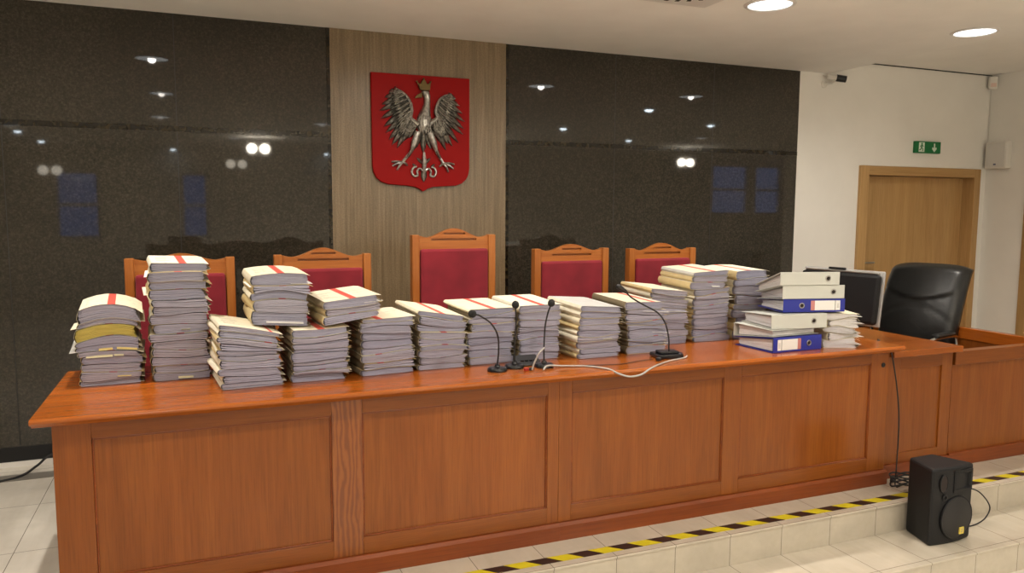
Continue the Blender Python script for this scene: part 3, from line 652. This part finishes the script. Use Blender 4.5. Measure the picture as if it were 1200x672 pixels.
        for i in range(nb):
            ta, tb = i/nb, (i+rnd.uniform(.74, .95))/nb; wx += rnd.uniform(-.004, .004)
            xl = -hw+.002-bul*.7*math.sin(math.pi*(ta+tb)/2)+rnd.uniform(0, .003); xr = hw-.008+max(-.012, min(.005, wx))+slip*(i/nb)
            yfr = -hd+rnd.uniform(0, .005)
            NX = 10; lo, hi = [], []
            am, ph = rnd.uniform(0, .0012), rnd.uniform(0, 6.3)
            for y in (yfr, 0, hd-.006):
                rl, rh = [], []
                for j in range(NX+1):
                    x = xl+(xr-xl)*j/NX; zl, zh = Z(k, x, y)+.0015, Z(k+1, x, y)-.0015
                    yy = y + (am*math.sin(x*60+ph) if y == yfr else 0)
                    wv = wa*math.sin(x/hw*wf_+wp); fa, fb = ta+wv*4*ta*(1-ta)*.5, tb+wv*4*tb*(1-tb)*.5
                    if j in (0, NX): fa, fb = fa+(fb-fa)*.18, fb-(fb-fa)*.18
                    rl.append(m.b.verts.new((x, yy, zl+(zh-zl)*fa))); rh.append(m.b.verts.new((x, yy, zl+(zh-zl)*fb)))
                lo.append(rl); hi.append(rh)
            for r_ in range(2):
                for j in range(NX):
                    m.face([hi[r_][j], hi[r_][j+1], hi[r_+1][j+1], hi[r_+1][j]]); m.face([lo[r_][j+1], lo[r_][j], lo[r_+1][j], lo[r_+1][j+1]])
                for j in (0, NX): m.face([lo[r_][j], lo[r_+1][j], hi[r_+1][j], hi[r_][j]])
            for r_ in (0, 2):
                for j in range(NX): m.face([lo[r_][j], lo[r_][j+1], hi[r_][j+1], hi[r_][j]])
        m.build('paper_block', pm, t)
        # ---- notes and loose sheets
        for x, wn, tt, hn, mat in sp.get('notes', []):
            zz = [Z(k, q, -hd)+(Z(k+1, q, -hd)-Z(k, q, -hd))*tt for q in (x, x+wn)]
            m = MB(); m.hexa([(x, -hd-.006, zz[0]-hn), (x+wn, -hd-.006, zz[1]-hn), (x+wn, -hd+.02, zz[1]-.0006), (x, -hd+.02, zz[0]-.0006)], [(x, -hd-.0052, zz[0]-hn), (x+wn, -hd-.0052, zz[1]-hn), (x+wn, -hd+.02, zz[1]), (x, -hd+.02, zz[0])])
            m.build('sticky_note', M[mat], t)
        for x0, x1, y0, y1, tt, dz, mat in sp.get('sheets', []):
            def zz(q, y): 
                qq = max(-hw, min(hw, q)); return Z(k, qq, y)+(Z(k+1, qq, y)-Z(k, qq, y))*tt + (dz if abs(q) > hw else 0)
            m = MB(); m.hexa([(q, y, zz(q, y)) for q, y in ((x0, y0), (x1, y0), (x1, y1), (x0, y1))], [(q, y, zz(q, y)+.0012) for q, y in ((x0, y0), (x1, y0), (x1, y1), (x0, y1))]); m.build('loose_sheet', M[mat], t)

NW = 'note_white'
pile('leftmost pile on the bench', -.357, 3.455, R(4), 10, .335, 11, bT=-.030, aT=-.004, w_=.232, thick=[.75, .95, .95, .85, .8, .75, .85, 1.5, .7, 1.75], stripe=.004, special={
    7: dict(label='yellow-paged case file', paper='paper_yellow', dx=-.012), 9: dict(label='arched red-striped case file', spine='kraft', dx=.004), 4: dict(notes=[(-.085, .095, .8, .020, 'note_cream'), (.015, .035, .75, .016, 'note_cream')]), 5: dict(notes=[(-.035, .05, 1.0, .024, 'note_yellow'), (.030, .075, 1.0, .023, 'note_yellow')], sheets=[(-.140, -.03, -.16, .05, .3, -.006, NW)]), 6: dict(sheets=[(-.135, -.02, -.15, .08, .2, -.008, NW)]), 8: dict(sheets=[(-.135, -.02, -.162, .0, .2, -.003, 'cream')]), 1: dict(notes=[(.02, .05, .7, .008, 'note_yellow')])})
pile('tall second pile from the left', -.090, 3.465, R(4), 14, .492, 12, aT=-.004, w_=.228, cT=.012, stripe=.002, thick=[.9, .8, 1, .9, .9, 1.05, .8, 1.2, .8, .9, 1.1, .9, 1, 1.1], special={
    13: dict(stripe=.010, sw=.015, spine='cream'), 0: dict(notes=[(-.02, .058, .95, .019, 'note_cream')]), 6: dict(notes=[(-.01, .035, .5, .005, 'note_cream')]), 12: dict(sheets=[(-.128, 0, -.1, .15, .5, -.004, NW)]), 10: dict(sheets=[(-.132, 0, -.13, .15, .5, -.004, 'cream')], dx=-.004)})
pile('third pile from the left, top sloping right', .165, 3.20, R(5), 10, .243, 13, aT=-.027, bT=-.004, cT=.002, w_=.245, stripe=.075, special={9: dict(sw=.006), 8: dict(spine='cream'), 6: dict(spine='cream')}, cov_p=.85)
pile('five-file pile across third and fourth piles', .304, 3.285, R(3), 5, .222, 14, z0=1.0125, a0=-.0095, aT=.000, bT=-.010, w_=.234, stripe=.0, special={4: dict(spine='cream', sheets=[(.04, .128, -.166, -.05, .1, -.004, NW)]), 0: dict(label='bulging case file with white envelope', notes=[(-.06, .15, .6, .022, NW)]), 3: dict(sheets=[(-.128, 0, -.12, .10, .8, -.003, NW)])}, thick=[1.35, 1.1, .9, .85, 1.05])
pile('fourth pile from the left', .447, 3.225, R(4), 9, .222, 15, spine_def='kraft', w_=.238, aT=.002, bT=.004, cT=.0)
pile('three files across fourth and fifth piles', .576, 3.245, R(6), 3, .098, 16, z0=1.028, a0=.0175, aT=.012, w_=.246, stripe=.0, special={2: dict(spine='kraft', sheets=[(.05, .132, -.168, -.07, .3, -.004, NW)]), 1: dict(label='case file with bent manila cover', cover='manila', spine='manila')}, thick=[.9, 1, 1.1])
pile('fifth pile from the left', .738, 3.255, R(5), 9, .250, 17, spine_def='kraft', w_=.240, aT=.003, bT=.003, cT=.0, stripe=-.045)
pile('sixth pile from left, before the drooping microphone', .995, 3.29, R(4), 9, .252, 18, spine_def='kraft', w_=.232, aT=-.019, cT=.012, stripe=.0, special={8: dict(spine='cream', print=False)})
pile('seventh pile, behind the drooping microphone', 1.247, 3.31, R(3), 9, .262, 19, spine_def='kraft', w_=.232, cT=.010, stripe=.0, special={8: dict(spine='cream', print=False), 4: dict(sheets=[(.02, .126, -.15, -.05, .5, -.002, NW)])})
pile('eighth pile, behind two upright microphones', 1.503, 3.325, R(3), 8, .266, 20, spine_def='kraft', w_=.228, cT=.014, stripe=.0, special={7: dict(spine='cream', print=False)})
pile('ninth pile, right of the upright microphones', 1.790, 3.265, R(4), 9, .255, 21, w_=.245, cT=.014, aT=-.009, stripe=None, special={8: dict(label='plain grey-white case file', cover='greycard', print=False), 7: dict(spine='cream'), 6: dict(spine='cream'), 3: dict(notes=[(.02, .05, .5, .005, 'note_cream')])})
pile('tenth pile, behind the rightmost microphone', 2.075, 3.29, R(2), 9, .262, 22, spine_def='kraft', w_=.235, cT=.012, aT=-.004, stripe=.05, special={8: dict(label='case file with jutting grey cover', dx=-.022, cover='cream', print=False), 7: dict(sheets=[(-.03, .122, -.171, -.02, .6, -.004, NW)]), 3: dict(sheets=[(.02, .126, -.171, -.05, .5, -.004, NW)]), 1: dict(sheets=[(.03, .127, -.171, -.05, .5, -.006, NW)])})
pile('eleventh pile, left of the tall right pile', 2.345, 3.47, R(-2), 10, .295, 23, w_=.228, cT=.008, aT=-.012, stripe=None, top='cream', special={9: dict(spine='manila', print=False, dx=-.012), 8: dict(spine='cream', dx=-.010), 5: dict(sheets=[(-.06, .11, -.171, 0, .5, -.004, NW)])})
pile('tallest pile right of the centre', 2.612, 3.475, R(-2), 13, .388, 24, w_=.236, d=.34, cT=.010, aT=.006, stripe=.01, special={12: dict(label='red-striped plain-covered case file', spine='greycard', print=False), 11: dict(spine='manila', dx=-.006), 10: dict(spine='manila', dx=-.010, notes=[(.02, .05, .8, .018, NW)]), 9: dict(spine='cream'), 7: dict(sheets=[(.04, .150, -.172, -.05, .6, -.004, NW)]), 8: dict(sheets=[(.05, .128, -.171, -.02, .2, -.004, 'cream')])})
pile('tall pile behind the ring binders', 2.890, 3.47, R(-4), 9, .390, 25, w_=.226, cT=.008, bT=-.006, stripe=-.03, special={8: dict(print=False, spine='manila', dx=-.008), 5: dict(label='case file with brown spine', spine='kraft')}, thick=[1, .9, .9, .9, .8, 1.1, 1.1, 1.2, 1])
pile('white paper pile under the upper binders', 3.165, 3.045, R(-20), 5, .182, 26, w_=.18, d=.24, cT=.0, stripe=None, base_label='loose-leaf file', paper='paper_white', cov_p=1, special={k: dict(dr=(-6, 5, -3, 6, 0)[k], sheets=[(.03, .104, -.126, -.03, .5, -.006, NW)]) for k in range(5)})

# ------------------------------------------------------------------ ring binders
def binder(label, x, y, rz, z0, f, b, col, L=.325, D=.285, lab=None, ring_x=.08, fl=1):
    """spine at y=0 facing -y; heights above z0: bottom (f0 at spine, b0 at fore-edge), top (f1, b1)"""
    (f0, f1), (b0, b1) = f, b; t = thing('ring_binder', label, 'binder', (x, y, z0), rz, 'ring binders stacked on the bench'); h = L/2; th = .0028
    def zb(y): return f0+(b0-f0)*y/D
    def zt(y): return f1+(b1-f1)*y/D
    m = MB()
    for fn, s in ((zb, 1), (zt, -1)):
        z_ = [fn(0), fn(D)]; q = sorted([0, s*th])
        m.hexa([(-h, 0, z_[0]+q[0]), (h, 0, z_[0]+q[0]), (h, D, z_[1]+q[0]), (-h, D, z_[1]+q[0])], [(-h, 0, z_[0]+q[1]), (h, 0, z_[0]+q[1]), (h, D, z_[1]+q[1]), (-h, D, z_[1]+q[1])])
    m.box(-h, h, -.003, .0, f0+.0005, f1-.0005)
    m.build('cover', M[col], t, bev=.0012)
    m = MB(); nb = 7; rnd = random.Random(label)
    for i in range(nb):
        ta, tb = .04+i/nb*.90, .04+(i+.92)/nb*.90; xx = h-.014-rnd.uniform(0, .006); y0, y1 = .022, D-.012-rnd.uniform(0, .008); g = .0045
        def z(y, tt): return zb(y)+g+(zt(y)-zb(y)-2*g)*tt
        m.hexa([(-xx, y0, z(y0, ta)), (xx, y0, z(y0, ta)), (xx, y1, z(y1, ta)), (-xx, y1, z(y1, ta))], [(-xx, y0, z(y0, tb)), (xx, y0, z(y0, tb)), (xx, y1, z(y1, tb)), (-xx, y1, z(y1, tb))])
    m.build('paper_block', M['paper_white'], t)
    hm = (f0+f1)/2
    rg = MB(); rg.ring((ring_x, -.0035, hm), .0125, .003); rg.build('finger_ring', M['steel'], t, 'all')
    MB().lathe([(.0115, -.0034), (.0115, -.003), (.001, -.003)], (ring_x, 0, hm), axis='y').build('finger_hole', M['dark_slot'], t)
    if lab:
        xa, xb, flip = lab; hh = (f1-f0)*.36
        lb = MB().box(xa, xb, -.0038, -.003, hm-hh, hm+hh).build('spine_label', M['note_white'], t)
        p = (xb-.022, xb) if flip else (xa, xa+.022); q = (xa, xa+.024) if flip else (xb-.024, xb)
        MB().box(*p, -.0044, -.0036, hm-hh, hm+hh).build('label_band', M['label_pink'], lb)
        m = MB(); m.box(q[0]-.006 if not flip else q[1], q[0]-.002 if not flip else q[1]+.004, -.0042, -.0036, hm-hh, hm+hh)
        for k in range(5): m.box(q[0]+.006, q[1]-.006, -.0042, -.0036, hm-hh*.5+k*hh*.2, hm-hh*.5+k*hh*.2+.0016)
        m.build('label_mark', M['ink'], lb)
binder('blue ring binder lying on the worktop at the front of the binders', 2.835, 3.062, R(2), ZT, (.0005, .078), (.0005, .045), 'binder_blue', lab=(-.135, .02, True), ring_x=.075)
binder('grey ring binder with open side forward on the lower blue binder', 2.825, 3.365, R(183), ZT, (.0465, .118), (.080, .114), 'binder_grey', L=.32, ring_x=.08)
binder('grey ring binder with spine forward on top of the front stack', 2.852, 3.075, R(-8), ZT, (.1155, .190), (.119, .172), 'binder_grey', ring_x=.085)
binder('blue ring binder under two grey ones in the upper stack', 2.975, 3.105, R(-14), ZT, (.1915, .262), (.190, .232), 'binder_blue', L=.345, lab=(-.02, .145, False), ring_x=-.07)
binder('grey ring binder, middle one of the upper stack', 2.963, 3.10, R(-14), ZT, (.2635, .334), (.234, .272), 'binder_grey', L=.345, ring_x=.11)
binder('grey ring binder topmost of the upper stack', 2.935, 3.10, R(-14), ZT, (.3355, .404), (.274, .314), 'binder_grey', L=.33, ring_x=.10)

# ------------------------------------------------------------------ microphones, cables
def mic(label, x, y, pts, head_dir, hr=.017, base=.045, big=False):
    t = thing('gooseneck_microphone', label, 'microphone', (x, y, ZT), 0, 'gooseneck microphones on the bench')
    if big:
        m = MB(); m.prism([(-.075, -.05), (.060, -.06), (.085, -.02), (.075, .05), (-.06, .06)], .001, .022, 'xy'); m.prism([(-.05, -.03), (.05, -.04), (.06, .03), (-.04, .04)], .022, .034, 'xy'); m.build('base', M['black_gloss'], t, bev=.008)
    else:
        MB().lathe([(base, .0005), (base, .010), (base*.88, .017), (base*.3, .020), (.010, .030), (.001, .030)], seg=28).build('base', M['black_gloss'], t, True)
    p = bez([(q[0]-x, q[1]-y, q[2]-ZT) for q in pts], 8); m = MB().tube(p, .0038, 8); m.build('gooseneck', M['rubber'], t, 'all')
    e = p[-1]; d = Vector(head_dir).normalized(); m = MB(); K = 9
    if big: m.tube([e-d*.02, e-d*.005, e+d*.02, e+d*.045, e+d*.055], [.0045, .009, .011, .012, .008], 12)
    else: m.tube([e + d*(hr*1.1)*(1-math.cos(math.pi*i/K)) for i in range(K+1)], [max(.001, hr*math.sin(math.pi*i/K)) for i in range(K+1)], 14)
    m.build('windscreen', M['foam' if not big else 'black'], t, 'all')
mic('gooseneck microphone drooping left in front of the seventh pile', 1.218, 3.160, [(1.218, 3.160, .808), (1.222, 3.155, .87), (1.208, 3.13, .945), (1.165, 3.10, 1.005), (1.105, 3.07, 1.045), (1.078, 3.05, 1.055)], (-.9, -.2, .25))
mic('upright gooseneck microphone, left one of the two beside the white cable', 1.315, 3.195, [(1.315, 3.195, .808), (1.315, 3.19, .90), (1.316, 3.18, 1.0), (1.309, 3.17, 1.055)], (-.05, -.1, 1))
mic('upright gooseneck microphone, right one of the two beside the white cable', 1.450, 3.165, [(1.450, 3.165, .808), (1.447, 3.16, .88), (1.447, 3.15, .97), (1.455, 3.14, 1.03), (1.462, 3.13, 1.062)], (.3, -.1, 1), hr=.0165)
mic('large-based gooseneck microphone leaning left at the right of the bench', 2.11, 3.165, [(2.125, 3.165, .812), (2.118, 3.16, .88), (2.085, 3.145, .955), (2.03, 3.13, 1.01), (1.95, 3.12, 1.05), (1.87, 3.10, 1.09), (1.825, 3.09, 1.125)], (-.75, -.15, .45), big=True)
zc_ = ZT+.004
tag(MB().tube(bez([(1.362, 3.10, zc_), (1.372, 3.10, .815), (1.392, 3.09, .862), (1.418, 3.09, .885)]), .004, 8).build('white_cable', M['grey_cable'], smooth='all'), 'short pale cable arching up between the upright microphones', 'cable', 'pale cables on the bench')
tag(MB().tube(bez([(1.41, 3.085, zc_), (1.44, 3.105, .797), (1.52, 3.125, .787), (1.63, 3.09, zc_), (1.69, 3.0, .785), (1.725, 2.958, .768), (1.78, 2.953, .752), (1.84, 2.955, .757), (1.89, 2.962, .778), (1.96, 3.0, .785), (2.06, 3.06, zc_), (2.17, 3.10, zc_), (2.20, 3.12, .788)]), .0042, 8).build('white_cable', M['grey_cable'], smooth='all'), 'long pale cable lying along the bench edge to the right microphone', 'cable', 'pale cables on the bench')
tag(MB().tube(bez([(1.50, 3.15, ZT+.003), (1.62, 3.12, ZT+.003), (1.80, 3.085, ZT+.003), (1.93, 3.12, ZT+.003), (2.01, 3.13, ZT+.003)]), .002, 6).build('black_wire', M['rubber'], smooth='all'), 'thin black wire between the upright microphones and the right microphone', 'cable')
tag(MB().box(-.012, .012, -.009, .009, 0, .016).build('cable_switch', M['black'], bev=.003, loc=(2.02, 3.095, ZT+.0005)), 'small black cable switch in front of the large microphone base', 'switch')
m = thing('conference_unit', 'black microphone console lying behind the upright microphones', 'console', (1.40, 3.235, ZT))
MB().hexa([(-.06, -.035, .0005), (.06, -.035, .0005), (.06, .05, .0005), (-.06, .05, .0005)], [(-.058, -.033, .010), (.058, -.033, .010), (.058, .048, .040), (-.058, .048, .040)]).build('body', M['black'], m, bev=.004)
b_ = MB()
for k in range(4): b_.box(-.04+.022*k, -.026+.022*k, -.012, .0, .017, .0245)
b_.build('buttons', M['black_gloss'], m)
t = thing('cable_plug', 'small red and black plug lying by the pale cable', 'plug', (1.35, 3.115, ZT+.0005), R(12))
MB().box(-.022, 0, -.008, .008, 0, .014).build('plug_body', simple('red_plug', (.35, .03, .02), .4), t, bev=.003); MB().box(0, .028, -.006, .006, .001, .012).build('plug_tail', M['rubber'], t, bev=.003)

# ------------------------------------------------------------------ monitor, office chair
mo = thing('computer_monitor', 'black flat monitor seen from behind on the side desk', 'monitor', (3.615, 3.575, .735), R(102))
# local x runs along the screen, -y is the back (towards the left of the picture) after rotation
B = Matrix.Rotation(R(-7), 4, 'X')
def mbox(name, mat, x0, x1, y0, y1, z0, z1, bev=.004, par=mo): 
    o = MB().box(x0, x1, y0, y1, z0-.09, z1-.09).build(name, mat, par, bev=bev, loc=(0, 0, .09), rot=(R(7), 0, 0)); return o
mbox('screen', M['black_gloss'], -.255, .255, -.018, -.012, .10, .40)
mbox('bezel', M['clear'], -.268, .268, -.012, .004, .085, .415, .006)
mbox('back_housing', M['speaker_black'], -.262, .262, .004, .045, .095, .392, .02)
mbox('top_strip', M['steel'], -.24, .24, .004, .030, .392, .404, .004)
mbox('handle', M['black'], -.02, .09, .0, .02, .408, .422, .004)
MB().lathe([(.022, .012), (.022, .13)], (0, .02, 0), 16).build('stand_neck', M['black'], mo, True)
MB().lathe([(.098, .0005), (.098, .010), (.03, .014), (.001, .014)], (0, .01, 0), 32).build('stand_foot', M['clear'], mo, True)
tag(MB().tube(bez([(3.50, 3.50, .79), (3.515, 3.46, .745), (3.60, 3.38, .741), (3.68, 3.32, .741), (3.72, 3.36, .741)]), .004, 8).build('monitor_cable', M['rubber'], smooth='all'), 'black monitor cable curled on the side desk', 'cable')

oc = thing('office_chair', 'black leather swivel chair behind the side desk', 'chair', (4.80, 4.02, 0), R(-76))
# local -y faces the way the chair faces
def backpt(u, v):                                # u across -1..1, v 0..1 up the back
    hw = .265*(1-.10*max(0, v-.75)*4*0 - .14*(1-v)**1.5*0) * (1 - .10*abs(v-.55)); hw = .285*(.90+.10*math.sin(math.pi*min(1, v*.60+.15)))
    z = .52+.60*v; y = -.02+.20*v**1.2 - .035*math.sin(math.pi*v) 
    y -= .045*(1-abs(u)**2.2)*0 - .035*abs(u)**2
    zz = z - .035*abs(u)**4*(1 if v > .9 else 0)*((v-.9)*10)
    return hw*u, y-.0, zz
def pad(u, v):                                   # cushion height in front of the back shell
    seam = .70 - .13*(1-abs(u)**1.6)
    e = min(1, (1-abs(u))*6)**.5*min(1, v*9)**.5*min(1, (1-v)*16)**.5
    d_ = abs(v-seam); g = min(1, d_/.03)
    arch = abs((u*.95)**2 + ((v-.12)/.38)**2 - 1.0); ga = min(1, arch/.12) if v > .12 else 1
    return e*(.050 + .012*(v > seam))*(.80+.20*g)*(.86+.14*ga)
m = MB(); NU, NV = 28, 34; Fv, Bk = [], []
for j in range(NV+1):
    v_ = j/NV; a1, a2 = [], []
    for i in range(NU+1):
        u = -1+2*i/NU; x, y, z = backpt(u, v_); a1.append(m.b.verts.new((x, y-pad(u, v_), z))); a2.append(m.b.verts.new((x*.98, y+.045, z)))
    Fv.append(a1); Bk.append(a2)
for j in range(NV):
    for i in range(NU): m.face([Fv[j][i], Fv[j][i+1], Fv[j+1][i+1], Fv[j+1][i]]); m.face([Bk[j][i+1], Bk[j][i], Bk[j+1][i], Bk[j+1][i+1]])
    for i in (0, NU): m.face([Fv[j][i], Fv[j+1][i], Bk[j+1][i], Bk[j][i]])
for i in range(NU):
    for j in (0, NV): m.face([Fv[j][i], Fv[j][i+1], Bk[j][i+1], Bk[j][i]])
m.build('backrest', M['leather'], oc, 'all')
MB().box(-.26, .26, -.46, .03, .43, .53).build('seat', M['leather'], oc, bev=.04)
for s in (-1, 1):
    ar = MB().tube(bez([(s*.29, .02, .50), (s*.305, -.02, .60), (s*.305, -.08, .645), (s*.30, -.34, .645), (s*.295, -.40, .60), (s*.28, -.38, .48)]), .014, 8).build('armrest', M['chrome'], oc, 'all')
    MB().box(s*.30-.028, s*.30+.028, -.33, -.08, .65, .678).build('arm_pad', M['leather'], ar, bev=.012)
MB().lathe([(.03, .10), (.03, .43)], (0, -.2, 0), 14).build('gas_column', M['black'], oc, True)
m = MB()
for k in range(5): a = 2*math.pi*k/5; m.tube([(0, -.2, .12), (.26*math.cos(a), -.2+.26*math.sin(a), .075)], [.028, .018], 8)
m.build('star_base', M['black'], oc, True)
for k in range(5): a = 2*math.pi*k/5; MB().lathe([(.028, -.02), (.03, 0), (.028, .02)], (.26*math.cos(a), -.2+.26*math.sin(a), .0305), 14, 'x').build('caster', M['rubber'], oc, True)

# ------------------------------------------------------------------ loudspeaker, hazard tape, cables on the step
sp = thing('floor_loudspeaker', 'black stage loudspeaker standing on the step at the right', 'speaker', (3.432, 2.603, -.15), R(1))
FO = [(-.150+.300*i/10, -.016*math.sin(math.pi*i/10)) for i in range(11)]
OUT = FO + [(.075, .185), (-.085, .185)]
m = MB()
def sl(s, z, back=0): return [(x*s, y+(0 if y > .1 else .0), z) for x, y in OUT]
m.loft([sl(.96, .0005), sl(1.0, .02), sl(1.0, .375), sl(.98, .392)]); m.build('cabinet', M['speaker_black'], sp, bev=.012)
MB().lathe([(.106, .004), (.106, -.006), (.098, -.010), (.001, -.016)], (.018, -.014, .132), 36, 'y').build('woofer_grille', M['rubber'], sp, True)
MB().ring((.018, -.018, .132), .107, .005, seg=36).build('grille_ring', M['speaker_black'], sp, 'all')
hb = MB(); x0, x1, z0, z1 = -.012, .118, .262, .372; y0 = -.019
o_ = [(x0, y0, z0), (x1, y0, z0), (x1, y0, z1), (x0, y0, z1)]; i_ = [(.035, y0+.03, .305), (.09, y0+.03, .305), (.09, y0+.03, .340), (.035, y0+.03, .340)]
fr = [(x0, y0+.035, z0), (x1, y0+.035, z0), (x1, y0+.035, z1), (x0, y0+.035, z1)]
inn = [(x0+.012, y0-.001, z0+.012), (x1-.012, y0-.001, z0+.012), (x1-.012, y0-.001, z1-.012), (x0+.012, y0-.001, z1-.012)]
hb.loft([fr, o_, inn, i_]); hb.build('horn', M['speaker_black'], sp)
m = MB(); ov = [(-.078+.026*math.cos(2*math.pi*k/20), .315+.044*math.sin(2*math.pi*k/20)) for k in range(20)]
m.prism(ov, -.0145, -.004); m.build('port', M['dark_slot'], sp)
m = MB(); m.tube([(x, -.0135, z) for x, z in ov+ov[:1]], .004, 6); m.ring((-.070, -.0155, .245), .013, .004, seg=20); m.build('port_lip', M['speaker_black'], sp, 'all')
MB().box(.030, .060, -.0315, -.025, .048, .082).build('badge', M['speaker_badge'], sp)
m = MB()
for a_, b_ in (((.040, -.032, .074), (.050, -.032, .074)), ((.046, -.032, .074), (.046, -.032, .058)), ((.046, -.032, .058), (.039, -.032, .061))): m.tube([a_, b_], .0012, 5)
m.build('badge_mark', M['ink'], sp)

ht = thing('hazard_tape', 'yellow and black hazard tape along the edge of the platform', 'tape', (0, 2.868, 0))
x = -.6; k = 0; m = [MB(), MB()]; PW = .10; SL = .055
while x < 6.0:
    m[k % 2].hexa([(x, -.027, .0004), (x+PW, -.027, .0004), (x+PW-SL, .027, .0004), (x-SL, .027, .0004)], [(x, -.027, .0011), (x+PW, -.027, .0011), (x+PW-SL, .027, .0011), (x-SL, .027, .0011)]); x += PW; k += 1
m[0].build('yellow_bands', M['yellow'], ht); m[1].build('black_bands', M['hblack'], ht)

tag(MB().tube(bez([(3.474, 3.045, .735), (3.482, 3.035, .68), (3.50, 3.02, .55), (3.515, 3.01, .40), (3.51, 3.0, .25), (3.49, 2.985, .10), (3.475, 2.975, .02), (3.47, 2.96, .006)]), .0035, 8).build('hanging_cable', M['rubber'], smooth='all'), 'thin black cable hanging down the right end of the bench', 'cable')
pts = [(3.47, 2.96, .006)]
for k in range(22):
    a = 1.05*k; pts.append((3.50+(.095+.02*math.sin(k*2.1))*math.cos(a), 2.935+.055*math.sin(a), .014+.04*abs(math.sin(k*.8+1))+.0015*k))
pts += [(3.56, 2.84, .03), (3.52, 2.82, .0), (3.51, 2.805, -.06)]
tag(MB().tube(bez(pts, 5), .0045, 8).build('coiled_cable', M['rubber'], smooth='all'), 'coil of black cable lying on the platform behind the loudspeaker', 'cable')
tag(MB().tube(bez([(3.53, 2.78, .02), (3.62, 2.77, .045), (3.71, 2.74, .045), (3.79, 2.72, .019), (3.865, 2.71, -.065), (3.84, 2.71, -.125), (3.755, 2.70, -.1455), (3.66, 2.70, -.1455), (3.60, 2.73, -.1455)]), .0035, 8).build('speaker_cable', M['rubber'], smooth='all'), 'black cable looping out to the right of the loudspeaker', 'cable')
tag(MB().tube(bez([(-1.6, 4.72, .006), (-1.2, 4.78, .006), (-.98, 4.86, .008), (-.90, 4.97, .03), (-.85, 5.04, .06), (-.74, 5.07, .075), (-.45, 5.075, .07), (-.2, 5.07, .01)]), .007, 8).build('floor_cable', M['rubber'], smooth='all'), 'black cable on the floor by the wall left of the bench', 'cable')
